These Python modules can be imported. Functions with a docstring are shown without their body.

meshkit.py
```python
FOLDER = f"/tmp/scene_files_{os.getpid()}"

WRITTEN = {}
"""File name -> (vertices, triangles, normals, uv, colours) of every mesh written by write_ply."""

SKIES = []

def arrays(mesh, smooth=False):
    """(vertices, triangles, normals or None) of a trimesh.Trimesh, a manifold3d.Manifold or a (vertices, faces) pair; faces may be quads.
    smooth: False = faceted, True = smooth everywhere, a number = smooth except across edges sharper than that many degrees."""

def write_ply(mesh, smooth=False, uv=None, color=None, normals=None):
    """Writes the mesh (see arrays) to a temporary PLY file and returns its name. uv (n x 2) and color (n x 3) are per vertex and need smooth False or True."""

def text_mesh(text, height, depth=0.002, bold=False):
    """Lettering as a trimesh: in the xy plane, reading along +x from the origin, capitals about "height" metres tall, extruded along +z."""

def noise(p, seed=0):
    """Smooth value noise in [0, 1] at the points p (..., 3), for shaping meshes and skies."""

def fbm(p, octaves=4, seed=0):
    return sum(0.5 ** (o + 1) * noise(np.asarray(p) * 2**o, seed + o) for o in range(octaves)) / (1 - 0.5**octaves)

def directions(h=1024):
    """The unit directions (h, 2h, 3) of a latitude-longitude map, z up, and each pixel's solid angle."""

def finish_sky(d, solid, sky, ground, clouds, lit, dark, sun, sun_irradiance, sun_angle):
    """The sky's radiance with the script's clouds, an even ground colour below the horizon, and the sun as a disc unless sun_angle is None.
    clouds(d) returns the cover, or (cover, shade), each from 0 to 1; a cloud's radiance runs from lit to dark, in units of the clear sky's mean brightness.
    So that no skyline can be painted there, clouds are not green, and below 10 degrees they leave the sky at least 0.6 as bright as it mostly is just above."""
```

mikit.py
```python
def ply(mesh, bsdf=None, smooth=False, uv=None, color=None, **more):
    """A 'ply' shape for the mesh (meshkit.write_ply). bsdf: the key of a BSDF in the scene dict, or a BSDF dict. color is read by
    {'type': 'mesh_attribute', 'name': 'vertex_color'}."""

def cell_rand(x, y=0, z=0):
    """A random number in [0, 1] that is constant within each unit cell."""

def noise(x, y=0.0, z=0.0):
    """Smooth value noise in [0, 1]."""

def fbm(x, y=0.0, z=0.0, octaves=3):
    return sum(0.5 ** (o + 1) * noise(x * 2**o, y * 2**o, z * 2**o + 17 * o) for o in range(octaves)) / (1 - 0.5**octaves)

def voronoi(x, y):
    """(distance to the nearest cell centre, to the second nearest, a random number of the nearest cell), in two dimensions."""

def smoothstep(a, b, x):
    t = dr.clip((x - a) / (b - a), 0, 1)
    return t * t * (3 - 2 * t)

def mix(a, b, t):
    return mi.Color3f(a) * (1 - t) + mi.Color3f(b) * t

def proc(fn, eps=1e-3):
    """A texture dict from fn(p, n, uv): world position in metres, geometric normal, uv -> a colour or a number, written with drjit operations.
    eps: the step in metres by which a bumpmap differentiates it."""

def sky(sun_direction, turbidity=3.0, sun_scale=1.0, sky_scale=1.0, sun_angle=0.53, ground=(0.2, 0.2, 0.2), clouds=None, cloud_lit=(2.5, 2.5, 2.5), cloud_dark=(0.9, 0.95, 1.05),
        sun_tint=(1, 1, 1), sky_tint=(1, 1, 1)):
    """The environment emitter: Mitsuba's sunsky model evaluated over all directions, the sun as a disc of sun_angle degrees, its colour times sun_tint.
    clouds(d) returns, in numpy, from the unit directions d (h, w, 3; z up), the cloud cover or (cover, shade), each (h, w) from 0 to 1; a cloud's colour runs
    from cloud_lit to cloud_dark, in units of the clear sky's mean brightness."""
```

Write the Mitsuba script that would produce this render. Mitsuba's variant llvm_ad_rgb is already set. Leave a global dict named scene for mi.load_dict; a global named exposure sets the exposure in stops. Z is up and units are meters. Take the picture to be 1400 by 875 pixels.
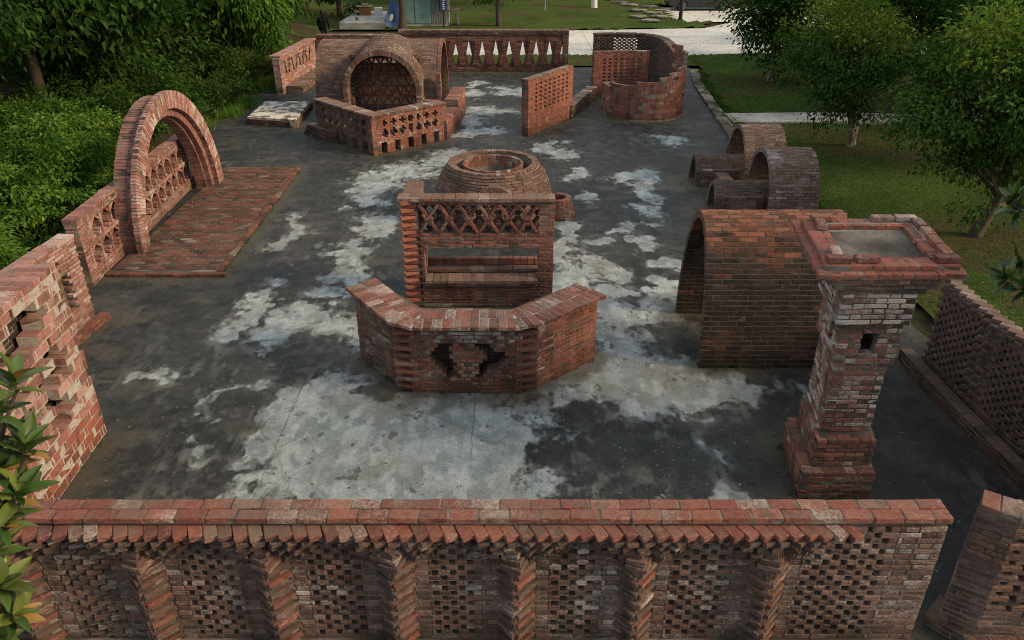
import math, random, numpy as np, trimesh, mitsuba as mi, mikit, meshkit, drjit as dr
import manifold3d as m3
from mikit import noise, fbm, smoothstep, mix, voronoi, cell_rand
T = mi.ScalarTransform4f
scene, labels = {}, {}
# ------------------------------------------------------------------ camera, sky, exposure
PITCH, CAM_H, FOC = math.radians(28.0), 6.1, 1050.0
scene['camera'] = {'type': 'perspective', 'fov': math.degrees(2 * math.atan(700 / FOC)), 'fov_axis': 'x', 'near_clip': 0.05, 'far_clip': 900.0,
    'to_world': T().look_at(origin=[0, 0, CAM_H], target=[0, math.cos(PITCH), CAM_H - math.sin(PITCH)], up=[0, 0, 1])}
scene['sky'] = mikit.sky([0.86, -0.24, 0.44], turbidity=3, sun_scale=0.33, sun_angle=16, sun_tint=(1.06, 1.0, 0.91), clouds=lambda d: 1.0,
    cloud_lit=(0.96, 1.0, 1.04), cloud_dark=(0.9, 0.95, 1.05))
exposure = 3.1

rng = np.random.default_rng(11)
random.seed(5)
U = lambda a, b: float(rng.uniform(a, b))

# ------------------------------------------------------------------ materials
def pal(cols, t):
    """piecewise-linear palette"""
    n = len(cols) - 1
    c = mi.Color3f(cols[0])
    for i in range(n):
        c = mix(c, cols[i + 1], dr.clip(t * n - i, 0, 1))
    return c

def brick_fn(p, n, uv):
    k = dr.floor(uv.x)
    t = uv.x - k
    r2 = cell_rand(uv.x * 7919.0, uv.y * 6007.0)
    norm = pal([(.055, .032, .029), (.105, .044, .036), (.165, .058, .044), (.215, .074, .053), (.255, .11, .078)], t)
    norm = dr.select(r2 > .9, mix(norm, (.20, .15, .12), .6), norm)
    pale = pal([(.165, .072, .060), (.24, .10, .084), (.305, .142, .123), (.355, .20, .182), (.41, .32, .30)], t)
    vivid = pal([(.13, .05, .04), (.21, .070, .05), (.28, .088, .06), (.32, .115, .075)], t)
    soot = pal([(.028, .022, .02), (.055, .034, .028), (.125, .052, .036), (.26, .105, .065)], t)  # soot of the vault, also the shade tone behind the pale wall holes
    dull = pal([(.055, .04, .035), (.095, .056, .046), (.145, .075, .058), (.20, .125, .098)], t)
    c = dr.select(k == 1, soot, dr.select(k == 2, pale, dr.select(k == 3, vivid, dr.select(k == 4, dull, norm))))
    g = fbm(p.x * 55, p.y * 55, p.z * 55, 3)
    c = c * (0.62 + 0.76 * g)
    # blotches inside one brick, soot marks
    b = fbm(p.x * 9 + 3, p.y * 9, p.z * 9 + r2 * 9, 3)
    c = mix(c, c * .45, smoothstep(.56, .74, b) * .8)
    # lime bloom: uv.y says how much of it this structure carries
    w = fbm(p.x * 3.1, p.y * 3.1 + 40, p.z * 3.1, 4) * .55 + g * .30 + r2 * .26 + (uv.y - .5) * .72
    c = mix(c, (.50, .465, .435), smoothstep(.53, .86, w) * .9)
    c = mix(c, (.29, .25, .23), (.04 + .20 * smoothstep(.35, .8, g * .5 + b * .5)) * dr.select(k == 1, .15, 1.0))
    st = fbm((p.x + p.y) * 6.5, (p.x - p.y) * 6.5 + 3, p.z * .8, 3)
    c = mix(c, c * mi.Color3f(.42, .42, .43), smoothstep(.52, .70, st) * .65 * (1 - smoothstep(.5, .9, n.z)))
    # damp, algae and dust that settle on level tops in patches
    d = fbm(p.x * 4, p.y * 4, p.z * 4 + 9, 3)
    c = mix(c, (.155, .14, .112), smoothstep(.42, .72, d * .8 + g * .2) * .45 * smoothstep(.6, .9, n.z))
    # rising damp with a ragged edge
    q = smoothstep(.42, .0, p.z + (fbm(p.x * 2.3, p.y * 2.3, 3.3, 3) - .5) * .5)
    return mix(c, c * mi.Color3f(.55, .56, .52), q * .8)

def mortar_fn(p, n, uv):
    g = fbm(p.x * 30, p.y * 30, p.z * 30, 3)
    b = fbm(p.x * 1.7, p.y * 1.7, p.z * 1.7 + 4, 3)
    c = mix((.06, .052, .044), (.19, .172, .15), smoothstep(.35, .68, b))
    return c * (.65 + .7 * g)

def darkmortar_fn(p, n, uv):
    return mi.Color3f(.085, .07, .058) * (.6 + .8 * fbm(p.x * 30, p.y * 30, p.z * 30, 3))

def palemortar_fn(p, n, uv):
    g = fbm(p.x * 30, p.y * 30, p.z * 30, 3)
    return mi.Color3f(.36, .335, .31) * (.6 + .75 * g)

def rough(fn, r=.9, spec=.25, bump=None, scale=.002):
    b = {'type': 'principled', 'base_color': mikit.proc(fn), 'roughness': r, 'specular': spec}
    if bump:
        b = {'type': 'bumpmap', 'arbitrary': mikit.proc(bump, eps=.0015), 'scale': scale, 'bsdf': b}
    return {'type': 'twosided', 'bsdf': b}

scene['brick_material'] = rough(brick_fn, bump=lambda p, n, uv: noise(p.x * 120, p.y * 120, p.z * 120) + 1.5 * noise(p.x * 40, p.y * 40, p.z * 40), scale=.004)
scene['mortar_material'] = rough(mortar_fn)
scene['dark_mortar_material'] = rough(darkmortar_fn)
scene['pale_mortar_material'] = rough(palemortar_fn)

def concrete_fn(p, n, uv):
    g = fbm(p.x * 14, p.y * 14, p.z * 14, 4)
    b = fbm(p.x * 1.2, p.y * 1.2, p.z * 1.2, 4)
    return mix((.23, .235, .22), (.42, .42, .40), smoothstep(.3, .7, b)) * (.7 + .6 * g)
scene['concrete_material'] = rough(concrete_fn, .85)

def kerb_fn(p, n, uv):
    g = fbm(p.x * 14, p.y * 14, p.z * 14, 4)
    b = fbm(p.x * 2.2, p.y * 2.2, p.z * 2.2, 4)
    return mix((.075, .066, .05), (.24, .225, .19), smoothstep(.35, .68, b)) * (.6 + .8 * g)
scene['kerb_material'] = rough(kerb_fn, .9)

# light cement patches on the dark yard: (x, y, rx, ry, angle, strength)
PATCH, FEET = [], []
def asphalt_mask(p):
    wx = p.x + (fbm(p.x * 1.1, p.y * 1.1, 1.5, 4) - .5) * 1.5
    wy = p.y + (fbm(p.x * 1.1 + 9, p.y * 1.1, 7.5, 4) - .5) * 1.9
    f = mi.Float(-1.0)
    for x, y, rx, ry, a, s in PATCH:
        ca, sa = math.cos(a), math.sin(a)
        dx, dy = wx - x, wy - y
        q = dr.sqrt(dr.square((dx * ca + dy * sa) / rx) + dr.square((dy * ca - dx * sa) / ry))
        f = dr.maximum(f, (1 - q) * s)
    for x, y, rx, ry in ((-3.3, 10.15, .62, .7), (-3.75, 8.5, .45, .9), (1.05, 8.2, .7, .8), (2.0, 7.9, .75, .7), (-1.9, 9.25, .35, .3)):
        f = dr.minimum(f, (dr.sqrt(dr.square((wx - x) / rx) + dr.square((wy - y) / ry)) - 1.1) * 1.3)
    h = fbm(p.x * 2.3 + 5, p.y * 2.3, 2.2, 5)
    return f + .05 + (h - .5) * 1.55 + (fbm(p.x * 9 + 3, p.y * 7, 5.2, 5) - .5) * 1.15

def asphalt_fn(p, n, uv):
    m = asphalt_mask(p)
    fine = fbm(p.x * 42, p.y * 42, .5, 3)
    med = fbm(p.x * 5.5, p.y * 5.5, 8.5, 4)
    big = fbm(p.x * .7, p.y * .7, 1.5, 3)
    dark = mix((.014, .0165, .0175), (.044, .049, .050), smoothstep(.25, .75, med * .6 + big * .4))
    dark = mix(dark, (.085, .08, .066), smoothstep(.52, .70, fbm(p.x * 1.6 + 31, p.y * 2.6, 3.5, 5)) * .55)
    dark = dark * (.45 + 1.1 * fine) * (.6 + .8 * fbm(p.x * 75, p.y * 75, 1.7, 2))
    # grit and paint-like crumbs
    crumb = smoothstep(.74, .80, noise(p.x * 31, p.y * 31, 4.5)) * smoothstep(.5, .62, fbm(p.x * 1.3, p.y * 1.3, 9.5, 3))
    dark = mix(dark, (.24, .25, .24), crumb * .8)
    light = mix((.185, .228, .242), (.315, .37, .39), smoothstep(.35, .65, fbm(p.x * 3.4, p.y * 3.4, 6.5, 5)))
    light = mix(light, (.20, .20, .18), smoothstep(.5, .7, fbm(p.x * 1.2 + 7, p.y * 1.2, 12.5, 4)) * .6)
    fl = fbm(p.x * 5.2, p.y * 3.1, 31.5, 5)
    light = mix(light, (.42, .46, .47), smoothstep(.54, .62, fl) * .5)
    light = mix(light, (.19, .215, .22), smoothstep(.5, .66, fbm(p.x * 6.0, p.y * .7, 51.5, 4)) * .45)
    light = mix(light, (.20, .21, .205), smoothstep(.43, .38, fl) * .5)
    light = light * (.62 + .76 * fbm(p.x * 60, p.y * 60, .7, 3)) * (.80 + .4 * fine)
    blot = smoothstep(.665, .70, fbm(p.x * 6.3 + 4, p.y * 5.1 + 8, 4.5, 4))
    light = mix(light, (.07, .072, .068), blot * .75)
    # thin worn film of cement round the patches, and drag marks along the yard
    film = smoothstep(-.95, -.05, m) * smoothstep(.46, .66, fbm(p.x * 6.5 + 2, p.y * 4.5, 14.5, 5))
    dark = mix(dark, (.155, .165, .162), film * .62)
    drag = smoothstep(.56, .72, fbm(p.x * 7.5, p.y * .8, 17.5, 4)) * smoothstep(-1.2, -.2, m)
    dark = mix(dark, (.13, .137, .132), drag * .45)
    light = mix(light, (.075, .08, .078), smoothstep(.56, .62, fbm(p.x * 8.5 + 2, p.y * 6.5, 24.5, 5)) * .7 * smoothstep(.65, .1, m))
    c = mix(dark, light, smoothstep(-.16, .19, m))
    wx, wy = p.x + (fbm(p.x * 2, p.y * 2, 41.5, 3) - .5) * .5, p.y + (fbm(p.x * 2 + 7, p.y * 2, 43.5, 3) - .5) * .5
    d1, d2, _ = voronoi(wx * .42, wy * .33)
    crack = smoothstep(.020, .004, d2 - d1) * smoothstep(.42, .56, fbm(p.x * .8, p.y * .8, 45.5, 3))
    c = mix(c, c * .35, crack * .35)
    for sx in (-3.05, -.52, 1.98):      # pour joints of the cement floor
        c = mix(c, c * .5, smoothstep(.016, .005, dr.abs(p.x - sx + (med - .5) * .05)) * smoothstep(.40, .55, fbm(p.y * .9, sx, 3.5, 3)) * .7)
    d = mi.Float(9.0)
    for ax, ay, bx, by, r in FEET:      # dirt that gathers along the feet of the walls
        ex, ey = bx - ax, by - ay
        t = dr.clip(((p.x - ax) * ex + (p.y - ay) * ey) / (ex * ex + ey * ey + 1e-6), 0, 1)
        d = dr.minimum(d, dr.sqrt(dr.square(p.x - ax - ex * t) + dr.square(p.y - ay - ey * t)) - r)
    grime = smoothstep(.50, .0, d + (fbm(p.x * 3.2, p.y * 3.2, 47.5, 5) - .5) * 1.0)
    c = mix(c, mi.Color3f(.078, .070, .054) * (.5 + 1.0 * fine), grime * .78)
    corner_shade = smoothstep(-.5, .7, p.x - 3.1 - .25 * dr.abs(p.y - 7.5) + (big - .5) * 1.5) * smoothstep(11.5, 9.5, p.y)  # shade of the right yard corner painted into the asphalt colour
    return mix(c, c * .55, corner_shade)

def asphalt_rough(p, n, uv):
    m = asphalt_mask(p)
    return .62 + .2 * smoothstep(-.1, .2, m) + .2 * (fbm(p.x * 2, p.y * 2, 3.5, 3) - .5)

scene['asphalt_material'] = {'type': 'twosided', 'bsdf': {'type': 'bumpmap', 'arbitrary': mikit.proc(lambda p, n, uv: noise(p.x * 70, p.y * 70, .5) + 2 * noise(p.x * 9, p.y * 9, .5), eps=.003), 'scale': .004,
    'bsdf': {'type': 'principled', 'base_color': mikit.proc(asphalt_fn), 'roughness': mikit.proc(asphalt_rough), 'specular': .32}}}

def grass_fn(p, n, uv):
    f = fbm(p.x * 18, p.y * 18, 1.5, 3)
    b = fbm(p.x * .8, p.y * .8, 2.5, 4)
    c = mix((.026, .050, .011), (.066, .105, .023), smoothstep(.25, .75, f * .5 + b * .5))
    bare = smoothstep(.47, .66, fbm(p.x * .55 + 3, p.y * .55, 5.5, 5))
    for tx, ty, tr in ((9.7, 21.9, 1.5), (9.66, 15.0, 1.7), (10.3, 31.6, 1.4), (12.6, 25.8, 2.0)):
        dd = dr.sqrt(dr.square(p.x - tx) + dr.square(p.y - ty)) / tr
        bare = dr.maximum(bare, smoothstep(1.15, .45, dd + (f - .5) * .9))
    return mix(c, mi.Color3f(.075, .058, .032) * (.6 + .8 * f), bare * .75)
scene['grass_material'] = rough(grass_fn, .95, .1, lambda p, n, uv: fbm(p.x * 25, p.y * 25, .5, 3), .05)

def soil_fn(p, n, uv):
    f = fbm(p.x * 12, p.y * 12, 1.5, 4)
    b = fbm(p.x * 1.1, p.y * 1.1, 2.5, 4)
    return mix((.045, .034, .022), (.045, .062, .022), smoothstep(.42, .6, b)) * (.5 + 1.0 * f)
scene['soil_material'] = rough(soil_fn, .95, .1, lambda p, n, uv: fbm(p.x * 14, p.y * 14, .5, 4), .08)

def road_fn(p, n, uv):
    f = fbm(p.x * 9, p.y * 9, 1.5, 4)
    b = fbm(p.x * .5, p.y * .9, 2.5, 4)
    c = mix((.36, .37, .36), (.50, .50, .475), smoothstep(.3, .7, b))
    c = mix(c, (.46, .40, .31), smoothstep(.5, .68, fbm(p.x * .3 + 8, p.y * .5, 3.5, 4)) * .6 * smoothstep(42., 47., p.y))
    j = smoothstep(.035, .015, dr.abs(p.x * .25 - dr.round(p.x * .25)) * 4) * .35
    return c * (.75 + .5 * f) * (1 - j)
scene['road_material'] = rough(road_fn, .85)

def leaf_fn(p, n, uv):
    k = dr.floor(uv.x)
    t = uv.x - k
    deep = pal([(.018, .046, .012), (.040, .090, .020), (.072, .142, .032), (.12, .20, .05)], t)
    fresh = pal([(.036, .092, .018), (.082, .18, .03), (.15, .275, .045), (.24, .36, .07)], t)
    gold = pal([(.05, .108, .02), (.10, .178, .03), (.17, .25, .042), (.28, .33, .06)], t)
    pale = pal([(.045, .075, .022), (.085, .13, .035), (.13, .175, .05), (.20, .22, .07)], t)
    wax = pal([(.018, .05, .014), (.04, .085, .018), (.085, .125, .026), (.17, .18, .045), (.24, .13, .04)], t)
    c = dr.select(k == 1, fresh, dr.select(k == 2, gold, dr.select(k == 3, pale, dr.select(k == 4, wax, deep))))
    return c * (.7 + .6 * uv.y)
scene['leaf_material'] = {'type': 'principledthin', 'base_color': mikit.proc(leaf_fn), 'roughness': .55, 'diff_trans': .7, 'eta': 1.35}
scene['waxy_leaf_material'] = {'type': 'twosided', 'bsdf': {'type': 'principled', 'base_color': mikit.proc(leaf_fn), 'roughness': .3, 'specular': .5}}

def bark_fn(p, n, uv):
    f = fbm(p.x * 20, p.y * 20, p.z * 5, 4)
    return mix((.035, .028, .022), (.11, .092, .075), f)
def palebark_fn(p, n, uv):
    f = fbm(p.x * 12, p.y * 12, p.z * 3, 4)
    return mix((.12, .105, .085), (.33, .30, .25), smoothstep(.3, .7, f))
scene['bark_material'] = rough(bark_fn)
scene['pale_bark_material'] = rough(palebark_fn)

def paint(name, rgb, r=.5, spec=.4, dirt=.4, **k):
    rgb = np.array(rgb, float)
    def fn(p, n, uv):
        f = fbm(p.x * 3, p.y * 3, p.z * 3, 4)
        return mix(rgb.tolist(), (rgb * .5 + .03).tolist(), smoothstep(.45, .75, f) * dirt)
    scene[name] = {'type': 'twosided', 'bsdf': {'type': 'principled', 'base_color': mikit.proc(fn), 'roughness': r, 'specular': spec, **k}}
paint('black_cloth', (.012, .011, .014), .95, .1, .1)
paint('hair_black', (.01, .009, .008), .6, .3, .1)
paint('skin', (.36, .21, .15), .6, .3, .1)
paint('car_paint', (.012, .014, .02), .25, .6, .1, clearcoat=.8)
paint('car_trim', (.012, .012, .013), .6)
paint('tyre_rubber', (.02, .02, .02), .9)
paint('alloy', (.45, .46, .47), .35, .5, .2, metallic=.8)
paint('car_glass', (.02, .025, .028), .08, .8, .0)
paint('tail_red', (.30, .02, .02), .25)
paint('teal_panel', (.25, .43, .40), .6, .3, .5)
paint('grey_panel', (.26, .27, .26), .6, .3, .5)
paint('roof_metal', (.20, .24, .25), .6)
paint('white_paint', (.68, .70, .69), .7, .3, .3)
paint('amber_wood', (.30, .135, .045), .7)
paint('pale_wood', (.38, .32, .24), .8)
paint('blue_plastic', (.06, .11, .26), .6, .3, .2)
paint('sign_blue', (.035, .07, .16), .5)
paint('black_metal', (.014, .015, .015), .5)

# ------------------------------------------------------------------ small mesh helpers
def q(n, r, i=0): return [n, r, i]
def box_mesh(lo, hi):
    lo, hi = np.array(lo, float), np.array(hi, float)
    b = trimesh.creation.box(extents=hi - lo); b.apply_translation((lo + hi) / 2)
    return b
def cat(*ms): return trimesh.util.concatenate([m for m in ms])
def rounded_box(lo, hi, r=.03, seg=8):
    lo, hi = np.array(lo, float) + r, np.array(hi, float) - r
    s = m3.Manifold.sphere(r, seg)
    m = m3.Manifold.batch_hull([s.translate([x, y, z]) for x in (lo[0], hi[0]) for y in (lo[1], hi[1]) for z in (lo[2], hi[2])])
    k = m.to_mesh()
    return trimesh.Trimesh(k.vert_properties[:, :3], k.tri_verts, process=False)
def tube(pts, radii, seg=8):
    pts = np.array(pts, float); radii = np.array(radii, float)
    d = np.gradient(pts, axis=0); d /= np.linalg.norm(d, axis=1, keepdims=True) + 1e-9
    up = np.array([0, 0, 1.0]) if abs(d[0][2]) < .9 else np.array([1.0, 0, 0])
    V = []
    for p, t, r in zip(pts, d, radii):
        a = np.cross(t, up); a /= np.linalg.norm(a) + 1e-9; b = np.cross(t, a)
        th = np.arange(seg) * 2 * math.pi / seg
        V.append(p + r * (np.cos(th)[:, None] * a + np.sin(th)[:, None] * b))
    V = np.vstack(V); F = []
    for i in range(len(pts) - 1):
        for j in range(seg):
            a, b = i * seg + j, i * seg + (j + 1) % seg
            F += [[a, a + seg, b], [b, a + seg, b + seg]]
    n = len(V); V = np.vstack([V, pts[:1], pts[-1:]])
    for j in range(seg):
        F += [[n, j, (j + 1) % seg], [n + 1, n - seg + (j + 1) % seg, n - seg + j]]
    m = trimesh.Trimesh(V, F, process=False)
    return m
def put(key, mesh, mat, smooth=False, kind=None, label=None, cat=None, group=None, uv=None):
    base, i, k = key, 0, key
    while k in scene:
        i += 1; k = f'{base}_{i:03d}'
    scene[k] = mikit.ply(mesh, mat, smooth=smooth, uv=uv)
    L = {}
    if kind: L['kind'] = kind
    if label: L['label'] = label
    if cat: L['category'] = cat
    if group: L['group'] = group
    if L: labels[k] = L
    return k
USED = set()
def thing(name, label, cat, group=None):
    i, k = 0, name
    while k in USED:
        i += 1; k = f'{name}_{i:03d}'
    USED.add(k)
    labels[k] = {'label': label, 'category': cat}
    if group: labels[k]['group'] = group
    return k

# ------------------------------------------------------------------ the brick engine
BL, BW, BH, CP = .24, .115, .053, .063
HOLD = []
class Holder:
    """the bricks and the mortar of one thing (or of one part of it)"""
    def __init__(s, key, style=0, white=.3, tone=(.05, .95), mortar='mortar_material', limit=300, mname='mortar', proud=.006):
        s.key, s.style, s.white, s.tone, s.mat, s.limit, s.mname, s.proud = key, style, white, tone, mortar, limit, mname, proud
        s.b, s.m, s.extra = [], [], []
        HOLD.append(s)
    def brick(s, c, R, size, tone=None, white=None, style=None, jr=.012, jp=.003):
        R = np.array(R, float)
        if jr:
            a, b, g = rng.normal(0, jr, 3) * (.5, .5, 1)
            R = R @ np.array([[1, -g, b], [g, 1, -a], [-b, a, 1]])
        c = np.array(c, float) + (R @ rng.normal(0, jp, 3) * (1, 1, .5) if jp else 0)
        t = U(*(s.tone if tone is None else tone)) if tone is None or isinstance(tone, tuple) else tone
        st = s.style if style is None else style
        w = s.white if white is None else white
        s.b.append((c, R, np.array(size, float) / 2, st + min(max(t, .01), .985), min(max(w + U(-.08, .08), .01), .99)))
    def mbox(s, c, R, size):
        s.m.append((np.array(c, float), np.array(R, float), np.array(size, float) / 2))

class Path:
    def __init__(s, pts):
        s.p = np.array(pts, float)[:, :2]
        d = np.diff(s.p, axis=0); l = np.linalg.norm(d, axis=1)
        s.cum = np.concatenate([[0], np.cumsum(l)]); s.t = d / l[:, None]; s.L = s.cum[-1]
    def at(s, x):
        i = int(np.clip(np.searchsorted(s.cum, x) - 1, 0, len(s.t) - 1))
        return s.p[i] + s.t[i] * (x - s.cum[i]), s.t[i]
    def corner(s, i): return s.cum[i]

def course(h, P, s0, s1, z, thick, lens=(.25,), off=0., gap=.010, hole=None, d0=0., bh=BH, mort=True, rot=0., jd=.003, white=None, style=None, tone=None, bed=.010, k=0, jr=.012, openj=False):
    """one course of bricks along P between s0 and s1; z is the underside of its bed; the front face is right of the path, d grows to the back"""
    tot, i, x = sum(lens), 0, s0 - off
    while x < s1 - 1e-6:
        l = lens[i % len(lens)]; a, b = max(x, s0), min(x + l, s1); x += l; i += 1
        if b - a < .028: continue
        m = (a + b) / 2
        if hole and hole(m, z + bed + bh / 2): continue
        w = white(m, z) if callable(white) else white
        pos, t = P.at(m); n = np.array([t[1], -t[0]])
        g = gap if b < s1 - 1e-6 else 0.0
        ga = 0 if openj is False else 0
        c2 = pos - n * (d0 + thick / 2) + n * U(-jd, jd)
        ca, sa = math.cos(rot), math.sin(rot)
        tt = np.array([t[0] * ca - t[1] * sa, t[0] * sa + t[1] * ca]); nn = np.array([tt[1], -tt[0]])
        R = np.array([[tt[0], nn[0], 0], [tt[1], nn[1], 0], [0, 0, 1]])
        c2 = c2 - t * g / 2
        h.brick([c2[0], c2[1], z + bed + bh / 2], R, [b - a - g, thick, bh], white=w, style=style, tone=tone(m, z) if callable(tone) else tone, jp=.0015, jr=jr)
        if mort:
            R0 = np.array([[t[0], n[0], 0], [t[1], n[1], 0], [0, 0, 1]])
            c3 = pos - n * (d0 + thick / 2)
            inset = 2 * h.proud
            if gap <= .016:
                h.mbox([c3[0], c3[1], z + (bed + bh - .005) / 2], R0, [b - a, thick - inset, bed + bh - .005])
            else:
                h.mbox([c2[0], c2[1], z + bed / 2], R, [b - a - g - .004, thick - inset, bed])

def wall(h, P, thick, z0, n, lens=(.25,), offs=(0, .125), s0=0., s1=None, **kw):
    if not isinstance(P, Path): P = Path(P)
    cp = kw.get('bh', BH) + .010
    for k in range(n):
        for i in range(len(P.t)) if (s1 is None and s0 == 0) else [None]:
            a, b = (P.cum[i], P.cum[i + 1]) if i is not None else (s0, s1 if s1 is not None else P.L)
            course(h, P, a, b, z0 + k * cp, thick, lens, offs[k % len(offs)], k=k, **kw)
    return z0 + n * cp
FLEM = dict(lens=(.25, .125), offs=(.06, .2475))
def curve(f, a, b, n=24): return [f(a + (b - a) * i / n) for i in range(n + 1)]

def resample(prof, pitch):
    p = np.array(prof, float); d = np.linalg.norm(np.diff(p, axis=0), axis=1); c = np.concatenate([[0], np.cumsum(d)])
    n = max(1, round(c[-1] / pitch)); s = (np.arange(n) + .5) / n * c[-1]
    at = lambda x: np.array([np.interp(x, c, p[:, 0]), np.interp(x, c, p[:, 1])])
    out = []
    for x in s:
        t = at(x + .02) - at(x - .02); t /= np.linalg.norm(t)
        out.append((at(x), t, np.array([-t[1], t[0]])))
    return out, c[-1] / n

def barrel(h, prof, A, f, e, x0, x1, pitch=.063, thick=.115, lens=.25, hole=None, xfun=None, **kw):
    """bricks lying along e on the arch profile (a, z), traced so that its left is outwards; a runs along f from A"""
    f3, e3 = np.array([f[0], f[1], 0.]), np.array([e[0], e[1], 0.]); A3 = np.array([A[0], A[1], 0.])
    rows, pt = resample(prof, pitch)
    for i, (p, t, n) in enumerate(rows):
        T3, N3 = f3 * t[0] + np.array([0, 0, t[1]]), f3 * n[0] + np.array([0, 0, n[1]])
        R = np.stack([e3, N3, T3], 1)
        xa, xb = (x0, x1) if xfun is None else xfun(p)
        x = xa - (0 if i % 2 else lens / 2)
        while x < xb - 1e-6:
            a, b = max(x, xa), min(x + lens, xb); x += lens
            if b - a < .03: continue
            if hole and hole((a + b) / 2, p): continue
            g = .010 if b < xb - 1e-6 else 0
            C = A3 + f3 * p[0] + np.array([0, 0, p[1]]) - N3 * thick / 2
            h.brick(C + e3 * ((a + b - g) / 2) + N3 * U(-.003, .003), R, [b - a - g, thick, pt - .010], jp=.001, **kw)
            h.mbox(C + e3 * ((a + b) / 2), R, [b - a, thick - .012, pt + .004])

def ring(h, prof, A, f, e, x0, x1, pitch=.063, radial=(.24,), bondx=None, **kw):
    """voussoirs: bricks standing radially on the profile"""
    f3, e3 = np.array([f[0], f[1], 0.]), np.array([e[0], e[1], 0.]); A3 = np.array([A[0], A[1], 0.])
    rows, pt = resample(prof, pitch)
    for i, (p, t, n) in enumerate(rows):
        T3, N3 = f3 * t[0] + np.array([0, 0, t[1]]), f3 * n[0] + np.array([0, 0, n[1]])
        R = np.stack([N3, e3, T3], 1); r0 = 0
        rr = radial if i % 2 == 0 else radial[::-1]
        for l in rr:
            C = A3 + f3 * p[0] + np.array([0, 0, p[1]]) - N3 * (r0 + l / 2) + e3 * ((x0 + x1) / 2)
            h.brick(C, R, [l - .008, x1 - x0, pt - .010], jp=.002, **kw)
            r0 += l
        C = A3 + f3 * p[0] + np.array([0, 0, p[1]]) - N3 * (sum(radial) / 2) + e3 * ((x0 + x1) / 2)
        h.mbox(C, R, [sum(radial) - .012, x1 - x0 - .014, pt + .006])

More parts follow.
